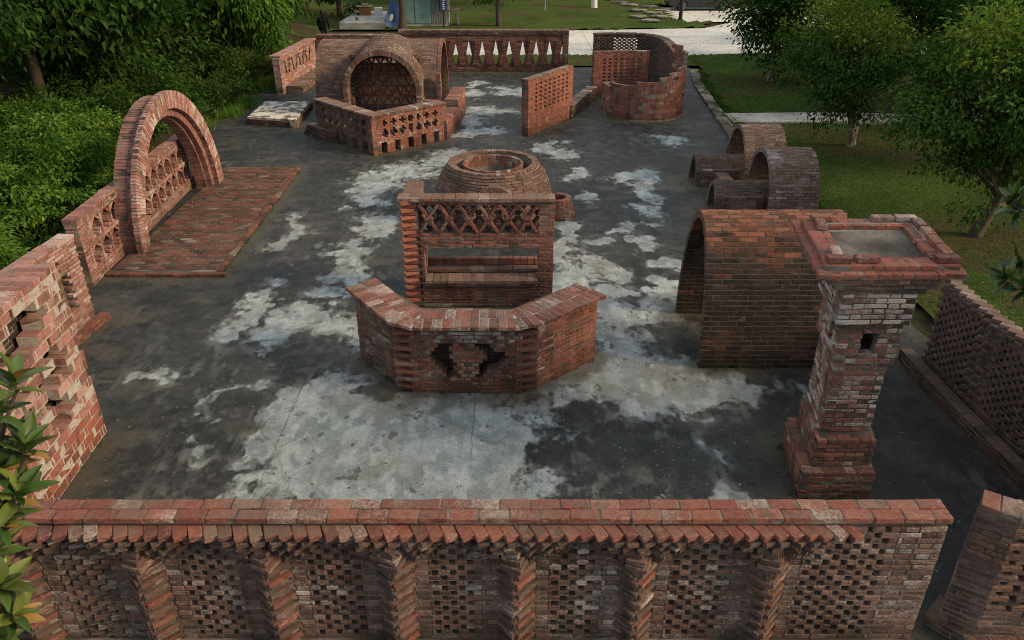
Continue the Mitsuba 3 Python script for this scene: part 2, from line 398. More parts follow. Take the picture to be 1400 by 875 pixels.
# chamfered box: 24 vertices, 44 triangles
_sg = np.array([[x, y, z] for x in (-1, 1) for y in (-1, 1) for z in (-1, 1)], float)
_ax = np.repeat(np.eye(3)[None], 8, 0).reshape(24, 3)
_s24 = np.repeat(_sg, 3, 0)
_hull = trimesh.Trimesh(_s24 * np.where(_ax > 0, 1., .9), process=False)
def _faces():
    v = _s24 * np.where(_ax > 0, 1., .88)
    from scipy.spatial import ConvexHull
    hu = ConvexHull(v); F = hu.simplices.copy()
    for i, t in enumerate(F):
        nrm = np.cross(v[t[1]] - v[t[0]], v[t[2]] - v[t[0]])
        if nrm @ hu.equations[i][:3] < 0: F[i] = t[[0, 2, 1]]
    return F
F24 = _faces()
F8 = np.array([[0, 1, 3], [0, 3, 2], [4, 6, 7], [4, 7, 5], [0, 4, 5], [0, 5, 1], [2, 3, 7], [2, 7, 6], [0, 2, 6], [0, 6, 4], [1, 5, 7], [1, 7, 3]])
def brick_arrays(b, fine):
    """vertices (k, 3) of one brick in the world"""
    c, R, hs, u, v = b
    if np.linalg.det(R) < 0: R = R * np.array([1, 1, -1.])
    if fine:
        ch = min(.0055, hs.min() * .3)
        loc = _s24 * np.where(_ax > 0, hs, hs - ch * rng.uniform(.5, 1.9, (24, 1)))
        loc = loc + np.repeat(rng.normal(0, .0014, (8, 3)), 3, 0)
    else:
        loc = _sg * hs + rng.normal(0, .0016, (8, 3))
    return c + loc @ R.T
def bricks_mesh(bs, fine):
    V = np.concatenate([brick_arrays(b, fine) for b in bs]); k = 24 if fine else 8
    F = (F24 if fine else F8)[None] + (np.arange(len(bs)) * k)[:, None, None]
    uv = np.repeat(np.array([[b[3], b[4]] for b in bs]), k, 0)
    return V, F.reshape(-1, 3), uv
def boxes_mesh(ms):
    V = []
    for c, R, hs in ms:
        if np.linalg.det(R) < 0: R = R * np.array([1, 1, -1.])
        V.append(c + (_sg * hs) @ R.T)
    F = F8[None] + (np.arange(len(ms)) * 8)[:, None, None]
    return trimesh.Trimesh(np.concatenate(V), F.reshape(-1, 3), process=False)

def project(X):
    y, z = X[..., 1], X[..., 2] - CAM_H
    c = y * math.cos(PITCH) - z * math.sin(PITCH)
    d = -(y * math.sin(PITCH) + z * math.cos(PITCH))
    return 700 + FOC * X[..., 0] / c, 437.5 + FOC * d / c, c

def finish_bricks():
    """which bricks the picture shows largest (a small z-buffer), then one entry for each of them"""
    allb = [(hi, bi) for hi, h in enumerate(HOLD) for bi in range(len(h.b))]
    C = np.array([HOLD[a].b[b][0] for a, b in allb]); R = np.array([HOLD[a].b[b][1] for a, b in allb]); S = np.array([HOLD[a].b[b][2] for a, b in allb])
    cam = np.array([0, 0, CAM_H])
    W_, H_ = 700, 438
    zb = np.full(W_ * H_, 1e9); ids = []; g = np.linspace(-.86, .86, 6)
    gu, gv = [x.ravel() for x in np.meshgrid(g, g)]
    for a in range(3):
        o = [i for i in range(3) if i != a]
        for s in (-1, 1):
            n = R[:, :, a] * s
            fc = C + n * S[:, a:a + 1]
            vis = np.where(((cam - fc) * n).sum(1) > 0)[0]
            X = fc[vis][:, None] + R[vis][:, None, :, o[0]] * (gu[None, :, None] * S[vis][:, None, o[0]:o[0] + 1]) + R[vis][:, None, :, o[1]] * (gv[None, :, None] * S[vis][:, None, o[1]:o[1] + 1])
            u, v, c = project(X)
            ok = (u >= 0) & (u < 1399) & (v >= 0) & (v < 874) & (c > .1)
            pix = ((v / 2).astype(int).clip(0, H_ - 1) * W_ + (u / 2).astype(int).clip(0, W_ - 1))
            ids.append((pix[ok], c[ok], np.repeat(vis[:, None], len(gu), 1)[ok]))
    pix, dep, who = [np.concatenate(x) for x in zip(*ids)]
    np.minimum.at(zb, pix, dep)
    win = dep < zb[pix] * 1.003 + .004
    depth = project(C)[2]
    seen = np.zeros(len(C)); key = np.unique(who[win].astype(np.int64) * (W_ * H_) + pix[win])
    np.add.at(seen, key // (W_ * H_), 1.0)
    lng = FOC * S.max(1) * 2 / np.maximum(depth, .1)
    score = seen * (lng > 8.5)
    off = np.cumsum([0] + [len(h.b) for h in HOLD])
    for hi, h in enumerate(HOLD):
        if not h.b: continue
        sc = score[off[hi]:off[hi + 1]]; order = np.argsort(-sc, kind='stable')
        near = np.median(depth[off[hi]:off[hi + 1]]) < 21
        top = [i for i in order[:h.limit] if sc[i] >= 2]
        rest = sorted(set(range(len(h.b))) - set(top))
        if len(rest) <= 0: rest = []
        for j, i in enumerate(sorted(top)):
            V, F, uv = bricks_mesh([h.b[i]], near)
            scene[f'{h.key}__brick' + (f'_{j:03d}' if j else '')] = mikit.ply((V, F), 'brick_material', uv=uv)
        if rest:
            V, F, uv = bricks_mesh([h.b[i] for i in rest], near)
            k = f'{h.key}__brickwork'
            scene[k] = mikit.ply((V, F), 'brick_material', uv=uv); labels[k] = {'kind': 'stuff'}
        mm = ([boxes_mesh(h.m)] if h.m else []) + h.extra
        if mm:
            k = h.key + ('__' + h.mname if h.mname else '')
            scene[k] = mikit.ply(cat(*mm), h.mat)
# ------------------------------------------------------------------ the setting
for _t in """-1.1 7.7 2.1 1.35 1.15;-2.3 8.5 1.5 1.3 1.1;1.3 9.4 1.4 .75 1.1;2.8 9.35 1.2 .32 1.2;.2 8.4 1.2 .9 1.0;1.3 12.2 .5 1.9 .9;-3.39 11.15 .97 .71 1.3;-2.52 11.03 .6 .54 1.2;-3.25 12.23 .39 .35 .8;-2.62 8.32 .77 .89 1.5;-1.81 8.74 .5 .7 1.3;-1.31 7.85 .84 .75 1.4;-.58 8.15 .58 .88 1.2;0 7.7 .46 .73 1.2;-.81 8.82 .61 .39 1.2;-2.65 7.28 .61 .34 1.4;-.1 8.65 .4 .43 1.1;.85 9.38 .53 .68 1.3;1.72 10.43 .52 .8 1.2;2.11 9.28 .63 .27 1.3;3.17 9.34 .59 .24 1.3;1.42 9.78 .66 .52 1.2;2.59 7.56 .16 .64 1.2;2.45 9.99 .39 .34 1;-3.07 13.33 .45 .67 1.1;-2.89 15.83 .4 .62 .9;-3.3 14.4 .4 .55 .9;-4.34 11.95 .15 .84 .7;-4.78 15.4 .19 .85 .6;-4.58 11.28 .17 .52 .7;-3.35 18.91 .65 .71 1;-2.72 19.85 .78 .78 1;-3.49 17.51 .35 .42 .7;-1.65 21.22 .62 .72 .9;1.15 14.98 .21 1.63 1.2;.96 13 .27 .9 1.2;1.65 13.84 .36 .53 .9;1.72 19.53 .27 .5 1;3.33 19.4 .57 .44 1.1;3.52 18.22 .22 .79 1;1.89 15.19 .34 .25 1;2.42 15.92 .19 .27 .9;1.89 13.43 .31 .33 1;2.76 14.98 .21 .41 .8;3.27 13.67 .36 .2 1;1.99 12.53 .4 .36 1;2.56 11.95 .44 .5 1;3.28 16.76 .34 .39 .8;1.94 17.78 .22 .32 .8;2.75 12.68 .33 .31 .9;1.74 11.54 .5 .37 1;-1.53 29.78 .5 .79 1.1;-1.01 26.87 .63 .78 1;-1.45 25.5 .48 .5 .9;0 30.18 .62 .81 .9;-1.46 31.6 .23 .74 .9;-.26 27.1 .39 .45 .7;1.35 21.44 .41 .44 .8;-1.03 24.07 .69 .54 .8;1.31 22.77 .22 .33 .8;-5.3 9.6 .4 .22 .7;-3.91 9 .25 .22 .7;4.67 23.19 .44 .51 .5;.95 21.97 .43 .46 .9""".split(';'):
    _x, _y, _a, _b, _s = map(float, _t.split())
    PATCH.append((_x, _y, _a, _b, 0.0, _s))

for _f in ((-2.34, 10.22, -1.6, 9.36, 0), (-1.6, 9.36, -1.42, 9.24, 0), (-1.42, 9.24, .14, 9.22, 0), (.14, 9.22, 1.27, 10.16, 0), (-1.86, 12.0, .7, 12.0, 0), (3.36, 7, 4.2, 7, 0), (3.36, 7, 3.5, 8.1, 0), (2.82, 9.91, 4.98, 9.91, 0), (2.82, 11.8, 4.98, 11.8, 0), (-.42, 16.75, -.42, 16.75, 1.32), (4.45, 26.7, 4.45, 26.7, 1.4), (-5.5, 13.3, -5.67, 20, 0), (-7.6, 13.2, -5.5, 13.2, 0), (-5.3, 5.4, -5.38, 8.32, 0), (-7, 9.2, -6.9, 11.5, 0), (.49, 23.45, 2, 25.9, 0), (-5.95, 23.55, -3.9, 21.35, 0), (-3.9, 21.35, -1.98, 23.12, 0), (-4.9, 5.25, 3.74, 5.25, 0), (4.6, 19.05, 5.6, 19.05, .42), (4.6, 16.98, 5.6, 16.98, .42), (5.9, 10, 6.3, 7, 0), (-8.3, 34.2, 2.2, 34.2, 0), (1.95, 25.75, 3.05, 28.9, 0)): FEET.append(_f)

def sheet(poly, z, bump=0., step=None):
    from shapely.geometry import Polygon
    pg = Polygon(poly)
    v, f = trimesh.creation.triangulate_polygon(pg, engine='earcut') if step is None else (None, None)
    V = np.column_stack([v, np.full(len(v), z)])
    m = trimesh.Trimesh(V, f, process=False)
    if m.face_normals[:, 2].mean() < 0: m.invert()
    return m
def grid(x0, x1, y0, y1, step, zf, inside=None):
    xs, ys = np.arange(x0, x1 + step / 2, step), np.arange(y0, y1 + step / 2, step)
    X, Y = np.meshgrid(xs, ys); Z = zf(X, Y)
    V = np.column_stack([X.ravel(), Y.ravel(), Z.ravel()]); n, w = len(ys), len(xs)
    i = (np.arange(n - 1)[:, None] * w + np.arange(w - 1)[None]).ravel()
    F = np.vstack([np.column_stack([i, i + 1, i + w + 1]), np.column_stack([i, i + w + 1, i + w])])
    if inside is not None:
        c = V[F].mean(1); F = F[inside(c[:, 0], c[:, 1])]
    return trimesh.Trimesh(V, F, process=False)
def npn(X, Y, s, seed=0.):
    P = np.column_stack([np.ravel(X) * s + seed, np.ravel(Y) * s, np.full(np.size(X), seed)])
    return np.asarray(meshkit.fbm(P)).reshape(np.shape(X))
put('ground', grid(-260, 260, -60, 460, 40, lambda X, Y: X * 0 - .06), 'soil_material', kind='structure')
EDGE = [(6.62, 12.0), (6.62, 22.6), (6.98, 27.5), (7.25, 31.0), (7.75, 34.4)]
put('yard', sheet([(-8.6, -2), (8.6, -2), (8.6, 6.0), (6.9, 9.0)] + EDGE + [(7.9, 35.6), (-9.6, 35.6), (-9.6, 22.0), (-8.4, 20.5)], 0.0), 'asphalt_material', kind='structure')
def edge_x(y): return np.interp(y, [e[1] for e in EDGE], [e[0] for e in EDGE])
def lawn_z(X, Y): return .055 + .12 * npn(X, Y, .25, 3.) * np.clip((X - 7.2) / 3, 0, 1) + .02 * np.clip(X - 8, 0, 30)
put('lawn', grid(6.3, 46, 5.2, 38.2, .4, lawn_z, lambda x, y: x > edge_x(y) + .42), 'grass_material', smooth=True, kind='structure')
def path_y(x): return 25.55 - .11 * (x - 7)
V, F = [], []
for i, x in enumerate(np.arange(7.15, 46, .5)):
    z = lawn_z(np.array([x, x]), np.array([path_y(x) - .62, path_y(x) + .62])) + .05
    V += [[x, path_y(x) - .62, z.max()], [x, path_y(x) + .62, z.max()], [x, path_y(x) - .62, z.max() - .15], [x, path_y(x) + .62, z.max() - .15]]
    if i: a = 4 * (i - 1); F += [[a, a + 4, a + 5], [a, a + 5, a + 1], [a + 2, a + 6, a + 4], [a + 2, a + 4, a], [a + 1, a + 5, a + 7], [a + 1, a + 7, a + 3]]
put('garden_path', trimesh.Trimesh(V, F, process=False), 'concrete_material', kind='structure')
put('verge', grid(-10, 46, 35.4, 39.0, .4, lambda X, Y: .03 + .06 * npn(X, Y, .6, 7.), lambda x, y: (y < 38.4) & ((x > 8.0) | (y > 35.5))), 'grass_material', smooth=True, kind='structure')
put('road', sheet([(-3, 38.3), (60, 37.2), (60, 53.0), (13.6, 50.8), (11.4, 48.2), (5, 47.4), (-3.2, 46.9), (-4.6, 43.0)], .02), 'road_material', kind='structure')
put('parking_bay', sheet([(10.6, 50.9), (60, 53.3), (60, 61), (9.6, 59.0)], .024), 'road_material', kind='structure')
put('meadow', grid(-30, 60, 46.4, 110, .8, lambda X, Y: .05 + .35 * npn(X, Y, .16, 5.) * np.clip((Y - 48) / 6, 0, 1) + .02 * np.clip(Y - 60, 0, 60),
    lambda x, y: (y > np.interp(x, [-30, -13, 5, 11.4, 12.4, 13, 60], [47.0, 46.9, 47.5, 48.4, 50.6, 62, 62])) & ((x < 10.4) | (y < 50.7) | (y > 59.6))), 'grass_material', smooth=True, kind='structure')
put('bank', grid(-40, -7.75, 6, 46, .5, lambda X, Y: -.03 + np.clip((-8.5 - X) * .13, 0, 2.2) * np.clip((Y - 6) / 4, 0, 1) + .25 * npn(X, Y, .45, 9.),
    lambda x, y: (x < -8.05) & ((y < 21.0) | (x < -9.9))), 'soil_material', smooth=True, kind='structure')

# kerb of single stones along the lawn
kerb_pts = Path([(6.50, 12)] + [(x + .12, y) for x, y in EDGE])
s, stones = .5, []
while s < kerb_pts.L - .3:
    l = U(.42, .62); p, t = kerb_pts.at(s + l / 2); yaw = math.atan2(t[1], t[0])
    b = rounded_box([-l / 2 + .012, -.19, -.05], [l / 2 - .012, .19, .085 + U(-.012, .012)], .02, 8)
    b.apply_transform(trimesh.transformations.rotation_matrix(yaw + U(-.02, .02), [0, 0, 1])); b.apply_translation([p[0], p[1], 0]); stones.append(b); s += l
for i, b in enumerate(stones):
    scene['kerb__stone' + (f'_{i:03d}' if i else '')] = mikit.ply(b, 'kerb_material', smooth=30)
labels['kerb'] = {'kind': 'structure'}

# ------------------------------------------------------------------ 1 front wall
k_fw = thing('front_wall', 'long red brick wall along the bottom of the photo with flat brick cap, sawtooth cornice and pierced panels', 'wall')
fw = Holder(k_fw, style=4, white=.44, tone=(.1, .95))
FX0, FX1, FY = -4.9, 3.74, 4.97
P = Path([(FX0, FY), (FX1, FY)])
RIBS = [-4.34, -3.25, -2.13, -1.04, .03, 1.10, 2.25]
NB = 22; Z0 = .055
sx = lambda x: x - FX0
ribcap = Holder(k_fw + '__cornice', style=0, white=.36, tone=(.3, .95), mname='', limit=160)
ribh = Holder(k_fw + '__rib', style=0, white=.34, tone=(.15, .95), mname='')
for k in range(NB):
    z = Z0 + k * CP
    segs = []
    edges = [FX0] + RIBS + [FX1]
    for i in range(len(edges) - 1):
        a, b = edges[i], edges[i + 1]
        sl = .30 if i > 0 else .0; sr = .30 if i < len(edges) - 2 else .40
        if i == 0: sl = 0.
        tl = .04 if i <= 1 else 0.
        course(fw, P, sx(a), sx(a) + sl + tl, z, .24, (.25, .125), .06 + (k % 2) * .14) if sl else None
        course(fw, P, sx(b) - sr, sx(b), z, .24, (.25, .125), .05 + (k % 2) * .16)
        if 1 <= k < NB:
            tilt = .22 if i <= 1 else 0.0
            course(fw, P, sx(a) + sl, sx(b) - sr, z, .22 if tilt else .24, (.158,), (k % 2) * .079, gap=.054 if not tilt else .022, rot=tilt, jr=.02)
            if tilt: fw.mbox([(a + sl + b - sr) / 2, FY + .17, z + .0315], np.eye(3), [b - sr - a - sl, .13, CP])
        else:
            course(fw, P, sx(a) + sl, sx(b) - sr, z, .24, (.25,), (k % 2) * .125)
ztop = Z0 + NB * CP          # about 1.44
course(fw, P, 0, P.L, ztop, .225, (.125,), 0, d0=.012, white=.3)
# cap: two rows of stretchers on a bed
cp = Holder(k_fw + '__cap', style=0, white=.38, tone=(.45, .99), mname='', limit=120)
for row, off in ((0, .02), (1, .10)):
    course(cp, P, 0, P.L, ztop + CP, .121, (.258,), off, gap=.013, d0=-.028 + row * .128, jr=.02, jd=.004, bh=.056)
# sawtooth cornice: bricks turned 24 degrees, and corbels under them that fan out round each rib
zs = ztop - CP * .55
for i in range(200):
    x = FX0 + .05 + i * .1265
    if x > 2.93: break
    a = .42 + U(-.05, .05)
    R = np.array([[math.cos(a), math.sin(a), 0], [math.sin(a), -math.cos(a), 0], [0, 0, 1]])
    R = np.array([[-math.sin(a), math.cos(a), 0], [math.cos(a), math.sin(a), 0], [0, 0, 1]])
    ribcap.brick([x, FY - .035, zs + .02 + .0265], R, [.24, .113, .056], jr=.02)
    d = min(abs(x - r) for r in RIBS); side = 1 if min(RIBS, key=lambda r: abs(x - r)) < x else -1
    for j in range(1, 8):
        reach = .175 - .024 * j - max(0, d - .09 - .035 * (7 - j)) * .50
        if reach < -.02 - .0: continue
        a2 = a + side * (.12 * j) + U(-.06, .06)
        R2 = np.array([[-math.sin(a2), math.cos(a2), 0], [math.cos(a2), math.sin(a2), 0], [0, 0, 1]])
        ribcap.brick([x + .03 * (j % 2), FY - reach + .105, zs + .02 - CP * j + .0265], R2, [.24, .105, .050], tone=U(.0, .5), white=.3, style=4, jr=.03)
ribcap.mbox([(FX0 + 2.93) / 2, FY + .03, zs + .028], np.eye(3), [2.93 - FX0, .12, .05])
# ribs: two bricks meeting in an edge, every other course pulled out
for r in RIBS:
    for k in range(0, 16):
        z = Z0 + k * CP + .010 + BH / 2
        for sd in (-1, 1):
            a = sd * .80
            t = np.array([math.cos(a), sd * 0 + math.sin(a)]) if sd > 0 else np.array([math.cos(.80), -math.sin(.80)])
            n = np.array([t[1], -t[0]])
            push = (.036 if k % 2 else -.032) if sd > 0 else (.02 if k % 2 else -.034)
            tip = np.array([r, FY - .155])
            c = tip + (t * .115 if sd > 0 else -t * .115) - n * (.055 - push)
            R = np.array([[t[0], n[0], 0], [t[1], n[1], 0], [0, 0, 1]])
            ribh.brick([c[0], c[1], z], R, [.225, .105, BH], jr=.035, style=0 if (sd > 0 and k % 4 == 1) else 4, tone=U(.1, .7) if k % 2 else U(.0, .3))
    ribh.extra.append(trimesh.creation.extrude_polygon(__import__('shapely.geometry', fromlist=['Polygon']).Polygon([(r - .15, FY + .01), (r, FY - .125), (r + .15, FY + .01)]), 16 * CP - .02).apply_translation([0, 0, Z0]))
    # rounded head of the rib
    for j in range(3):
        ribh.brick([r + U(-.01, .01), FY - .04 + .02 * j, Z0 + (16 + j) * CP + .03], np.array([[.94, .34, 0], [-.34, .94, 0], [0, 0, 1]]), [.20 - .03 * j, .22, BH], jr=.06, style=4)
fw.extra.append(box_mesh([FX0, FY - .05, -.02], [FX1 + .02, FY + .25, Z0 - .002]))
fw.extra.append(box_mesh([FX0, FY + .022, ztop + .012], [FX1 - .01, FY + .222, ztop + CP + .008]))

# ------------------------------------------------------------------ 2 stub wall at the right
k_sw = thing('corner_wall', 'short brick wall at the lower right corner, its dark splayed end facing the gap beside the long wall', 'wall')
sw = Holder(k_sw, style=4, white=.22, tone=(.1, .9))
SP = Path([(4.06, 5.12), (4.31, 4.95), (5.6, 4.93)])
for k in range(23):
    course(sw, SP, 0, SP.cum[1], .06 + k * CP, .24, (.15,) if k % 3 == 1 else (.30,), (k % 2) * .075)
    if 5 < k < 21: course(sw, SP, SP.cum[1], SP.L, .06 + k * CP, .24, (.25,), (k % 2) * .125, gap=.06, d0=.02 * (k % 2))
    else: course(sw, SP, SP.cum[1], SP.L, .06 + k * CP, .24, (.25,), (k % 2) * .125)
sc_ = Holder(k_sw + '__cap', style=0, white=.3, tone=(.4, .95), mname='')
course(sc_, SP, 0, SP.L, .06 + 23 * CP, .25, (.15,), 0, d0=-.01)
sp2 = Holder(k_sw + '__plinth', style=4, white=.2, mname='')
for k in range(2): course(sp2, Path([(3.98, 5.20), (4.28, 4.88), (5.6, 4.86)]), 0, 1.9, .0 + k * CP, .36, (.25,), (k % 2) * .125)

# ------------------------------------------------------------------ 3 curved right wall with its bench
k_rw = thing('curved_lattice_wall', 'dark curved brick lattice wall at the right edge with a zigzag top and a low step at its foot', 'wall')
rw = Holder(k_rw, style=4, white=.2, tone=(0, .6))
RWf = lambda y: (6.17 + .020 * max(0, 10.0 - y) ** 2 * .9, y)
RP = Path(curve(RWf, 9.95, 4.6, 24)[::1])
RP = Path([RWf(9.95 - i * .1) for i in range(54)][::-1][::-1])
# travelling towards the camera the front (right of the path) would look away, so travel away from it
RP = Path([RWf(4.65 + i * .1) for i in range(54)][::-1]) if False else Path([(x, y) for x, y in [RWf(9.95 - i * .1) for i in range(54)]])
for k in range(22):
    z = .02 + k * CP
    s = (k % 2) * .08
    while s < RP.L - .1:
        p, t = RP.at(s + .06); nrm = np.array([t[1], -t[0]])
        band = (s % 1.3) > .95
        a = .35 if band else 0.0
        tt = np.array([t[0] * math.cos(a) - t[1] * math.sin(a), t[0] * math.sin(a) + t[1] * math.cos(a)]); nn = np.array([tt[1], -tt[0]])
        R = np.array([[tt[0], nn[0], 0], [tt[1], nn[1], 0], [0, 0, 1]])
        c = p + (-1) * nrm * (-.12) * -1 + nrm * (.03 if (band and k % 2) else 0)
        rw.brick([c[0], c[1], z + .0365], R, [.115 if 3 < k < 20 else .15, .24, BH], jr=.02)
        if k <= 3 or k >= 20 or band: rw.mbox([c[0], c[1], z + .03], R, [.15, .21, CP])
        else: rw.mbox([c[0], c[1], z + .005], R, [.105, .22, .010])
        s += .16
rt = Holder(k_rw + '__zigzag_top', style=4, white=.45, tone=(.5, 1.0), mname='')
s = .0
while s < RP.L - .05:
    p, t = RP.at(s); a = math.atan2(t[1], t[0]) + .70
    R = np.array([[math.cos(a), -math.sin(a), 0], [math.sin(a), math.cos(a), 0], [0, 0, 1]])
    nrm = np.array([t[1], -t[0]])
    rt.brick([p[0] - nrm[0] * .12 * 1, p[1] - nrm[1] * .12, .02 + 22 * CP + .0365 - .005], R, [.24, .115, BH], jr=.02)
    s += .155
rb = Holder(k_rw + '__step', style=4, white=.2, tone=(0, .5), mname='')
BP = Path([(x - .22, y) for x, y in [RWf(10.2 - i * .1) for i in range(57)]])
for k in range(3): course(rb, BP, 0, BP.L, -.005 + k * CP, .19, (.25,), (k % 2) * .125)

# ------------------------------------------------------------------ 4 the tower
k_tw = thing('brick_chimney', 'square brick chimney tower with whitewashed upper courses, small dark openings and a wide stepped cap', 'chimney')
tw = Holder(k_tw, style=0, white=.40, tone=(.1, .95))
SK = .14
def tier(h, x0, x1, y0, y1, z0, n, white, hole=None, thick=.115, style=None, lens=(.25, .125)):
    xs = lambda y: (y - y0) * SK
    for k in range(n):
        z = z0 + k * CP
        o = (k % 2) * .125
        c = [(x0, y0), (x1, y0), (x1 + xs(y1), y1), (x0 + xs(y1), y1)]
        for i in range(4):
            P2 = Path([c[i], c[(i + 1) % 4]])
            a, b = (0, P2.L) if (k + i) % 2 else (thick - .01, P2.L - thick + .01)
            hh = (lambda m, zz, i=i, P2=P2: hole(i, m, zz, P2.L)) if hole else None
            course(h, P2, a, b, z, thick, lens, o, white=white, hole=hh, style=style)
    if thick < .2 and not hole:
        return
zt = 0.
def core(h, x0, x1, y0, y1, z0, z1, yb):
    m = box_mesh([x0, y0, z0], [x1, y1, z1]); v = np.array(m.vertices); v[:, 0] += (v[:, 1] - yb) * SK; m.vertices = v; h.extra.append(m)
tier(tw, 3.36, 4.20, 7.00, 8.12, 0.0, 6, .34)
core(tw, 3.40, 4.16, 7.05, 8.07, 0, .372, 7.0)
tier(tw, 3.50, 4.18, 7.12, 8.06, 6 * CP, 6, .34)
core(tw, 3.54, 4.14, 7.17, 8.01, .37, .755, 7.12)
tier(tw, 3.58, 4.16, 7.28, 8.06, 12 * CP, 15, .60)
def hd(i, m, z, L): return ((i == 0 and abs(m - .33) < .09 and 1.86 < z < 2.12) or (i == 3 and abs(m - .32) < .07 and 1.86 < z < 2.12))
for k in range(27, 35):
    c4 = [(3.53, 7.24), (4.20, 7.24), (4.20 + .86 * SK, 8.10), (3.53 + .86 * SK, 8.10)]
    for i in range(4):
        P2 = Path([c4[i], c4[(i + 1) % 4]]); a, b = (0, P2.L) if (k + i) % 2 else (.105, P2.L - .105)
        win = {0: (.26, .43), 3: (.50, .63)}.get(i) if 29 <= k <= 32 else None
        for s0, s1 in ([(a, win[0]), (win[1], b)] if win else [(a, b)]): course(tw, P2, s0, s1, k * CP, .115, (.25, .125), (k % 2) * .125, white=.62)
tier(tw, 3.46, 4.24, 7.20, 8.16, 35 * CP, 6, .80)
for j, (e, zz) in enumerate(((.06, 41), (.14, 42), (.22, 43))):
    tier(tw, 3.46 - e, 4.24 + e * 1.2, 7.20 - e * .3, 8.16 + e * 1.2, zz * CP, 1, .3, style=4)
core(tw, 3.63, 4.11, 7.33, 8.01, .75, 1.70, 7.28)
kc = Holder(k_tw + '__cap', style=3, white=.40, tone=(.3, .9), mname='', limit=120)
tier(kc, 3.13, 4.66, 7.12, 8.66, 44 * CP, 1, .3, thick=.24)
tier(kc, 3.22, 4.60, 7.20, 8.58, 45 * CP, 1, .35, thick=.24)
kc.extra.append(box_mesh([3.40, 7.3, 44 * CP + .012], [4.62, 8.5, 45 * CP - .004]))
# raised corner blocks
for (x, y, lx, ly) in ((3.37, 7.30, .24, .115), (3.40, 7.48, .115, .24), (3.66, 7.31, .24, .115), (4.50, 7.31, .24, .115), (4.56, 7.50, .115, .24), (4.60, 7.78, .115, .24), (4.655, 8.05, .115, .24), (4.69, 8.32, .115, .24), (4.60, 8.50, .24, .115), (4.33, 8.50, .24, .115), (3.62, 8.50, .24, .115), (3.54, 8.30, .115, .24)):
    kc.brick([x, y, 46 * CP + .036], np.array([[1, 0, 0], [0, 1, 0], [0, 0, 1]]) if lx > ly else np.array([[1, .14, 0], [0, .99, 0], [0, 0, 1]]), [lx, ly, BH + .01], style=0, jr=.02, white=.5)
# mortar basin in the top
bs = trimesh.Trimesh(*[np.array(x) for x in ([[3.42, 7.40, 2.905], [4.52, 7.40, 2.905], [4.64, 8.42, 2.905], [3.56, 8.42, 2.905], [3.72, 7.68, 2.70], [4.25, 7.68, 2.70], [4.33, 8.16, 2.70], [3.80, 8.16, 2.70]],
    [[0, 1, 5], [0, 5, 4], [1, 2, 6], [1, 6, 5], [2, 3, 7], [2, 7, 6], [3, 0, 4], [3, 4, 7], [4, 5, 6], [4, 6, 7]])], process=False)
put(k_tw + '__basin', bs, 'concrete_material')

# ------------------------------------------------------------------ 5 large barrel vault
k_bv = thing('brick_vault', 'large soot-stained brick barrel vault standing beside the chimney tower', 'vault', None)
bv = Holder(k_bv, style=1, white=.12, tone=(.0, 1.0), limit=300, proud=.006, mortar='dark_mortar_material')
def archprof(hw, h, p=2.2, n=60, base=0.0):
    out = []
    for i in range(n + 1):
        th = math.pi * (1 - i / n); c, s_ = math.cos(th), math.sin(th)
        out.append((hw * np.sign(c) * abs(c) ** (2 / p), base + h * abs(s_) ** (2 / p)))
    return out
def up(prof): return prof   # traced left to right, so its left side is outwards
bvx = lambda p: (2.82, 4.98)
def soottone(): return 0
barrel(bv, archprof(.95, 2.16, 2.0), (2.82, 10.86), (0, -1), (1, 0), 0, 2.14, pitch=.078, thick=.115)
VBM = float(np.mean(meshkit.fbm(rng.uniform(0, 9, (400, 3)))))
# re-tone: cleaner near the crown, blacker half way, dull below
for i, (c, R, hs, u, v) in enumerate(bv.b):
    z = c[2]; blk = float(meshkit.fbm(np.array([[c[0] * 1.6, c[2] * 2.2, c[1]]]))[0]); t = np.clip(.80 * np.clip((z - 1.25) / .75, 0, 1) + .22 * np.clip((.75 - z) / .6, 0, 1) + .0 + 1.2 * (blk - VBM) + rng.normal(0, .20), .02, .97)
    bv.b[i] = (c, R, hs, 1 + t, v)

# ------------------------------------------------------------------ 6 the four small vaults
def small_vault(label, x0, x1, yc, hw, h, p, style, white, tone):
    k = thing('small_brick_vault', label, 'vault', None)
    hh = Holder(k, style=style, white=white, tone=tone)
    barrel(hh, archprof(hw, h, p), (x0, yc), (0, -1), (1, 0), 0, x1 - x0, pitch=.068, thick=.11)
    return k
small_vault('tall pinkish brick arch vault farther from the camera, beside the lawn', 5.64, 6.66, 19.05, .98, 1.44, 2.15, 4, .42, (.3, 1))
small_vault('tall brick arch vault nearer the camera, right behind the big sooty vault', 5.64, 6.72, 16.98, .98, 1.42, 2.15, 4, .40, (.3, 1))
small_vault('low dark brick tunnel vault in front of the farther tall arch', 4.60, 5.9, 19.05, .42, .70, 2.0, 4, .3, (.0, .6))
small_vault('low dark brick tunnel vault in front of the nearer tall arch', 4.60, 5.9, 16.98, .42, .68, 2.0, 4, .3, (.0, .6))
k_pl = thing('brick_ledge', 'low grey brick ledge between the two small tunnel vaults', 'ledge')
pl = Holder(k_pl, style=4, white=.5, tone=(.2, .8))
for k in range(6): wall(pl, [(5.35, 18.6), (5.35, 17.45)], .30, k * CP, 1, d0=-.30, offs=((k % 2) * .125,))
for j, yy in enumerate((19.53, 18.57, 17.46, 16.5)):
    sp_ = Holder(k_pl + '__spur' + (f'_{j:03d}' if j else ''), style=4, white=.4, tone=(.2, .8), mname='')
    wall(sp_, [(4.75, yy), (5.66, yy)], .10, 0, 7)

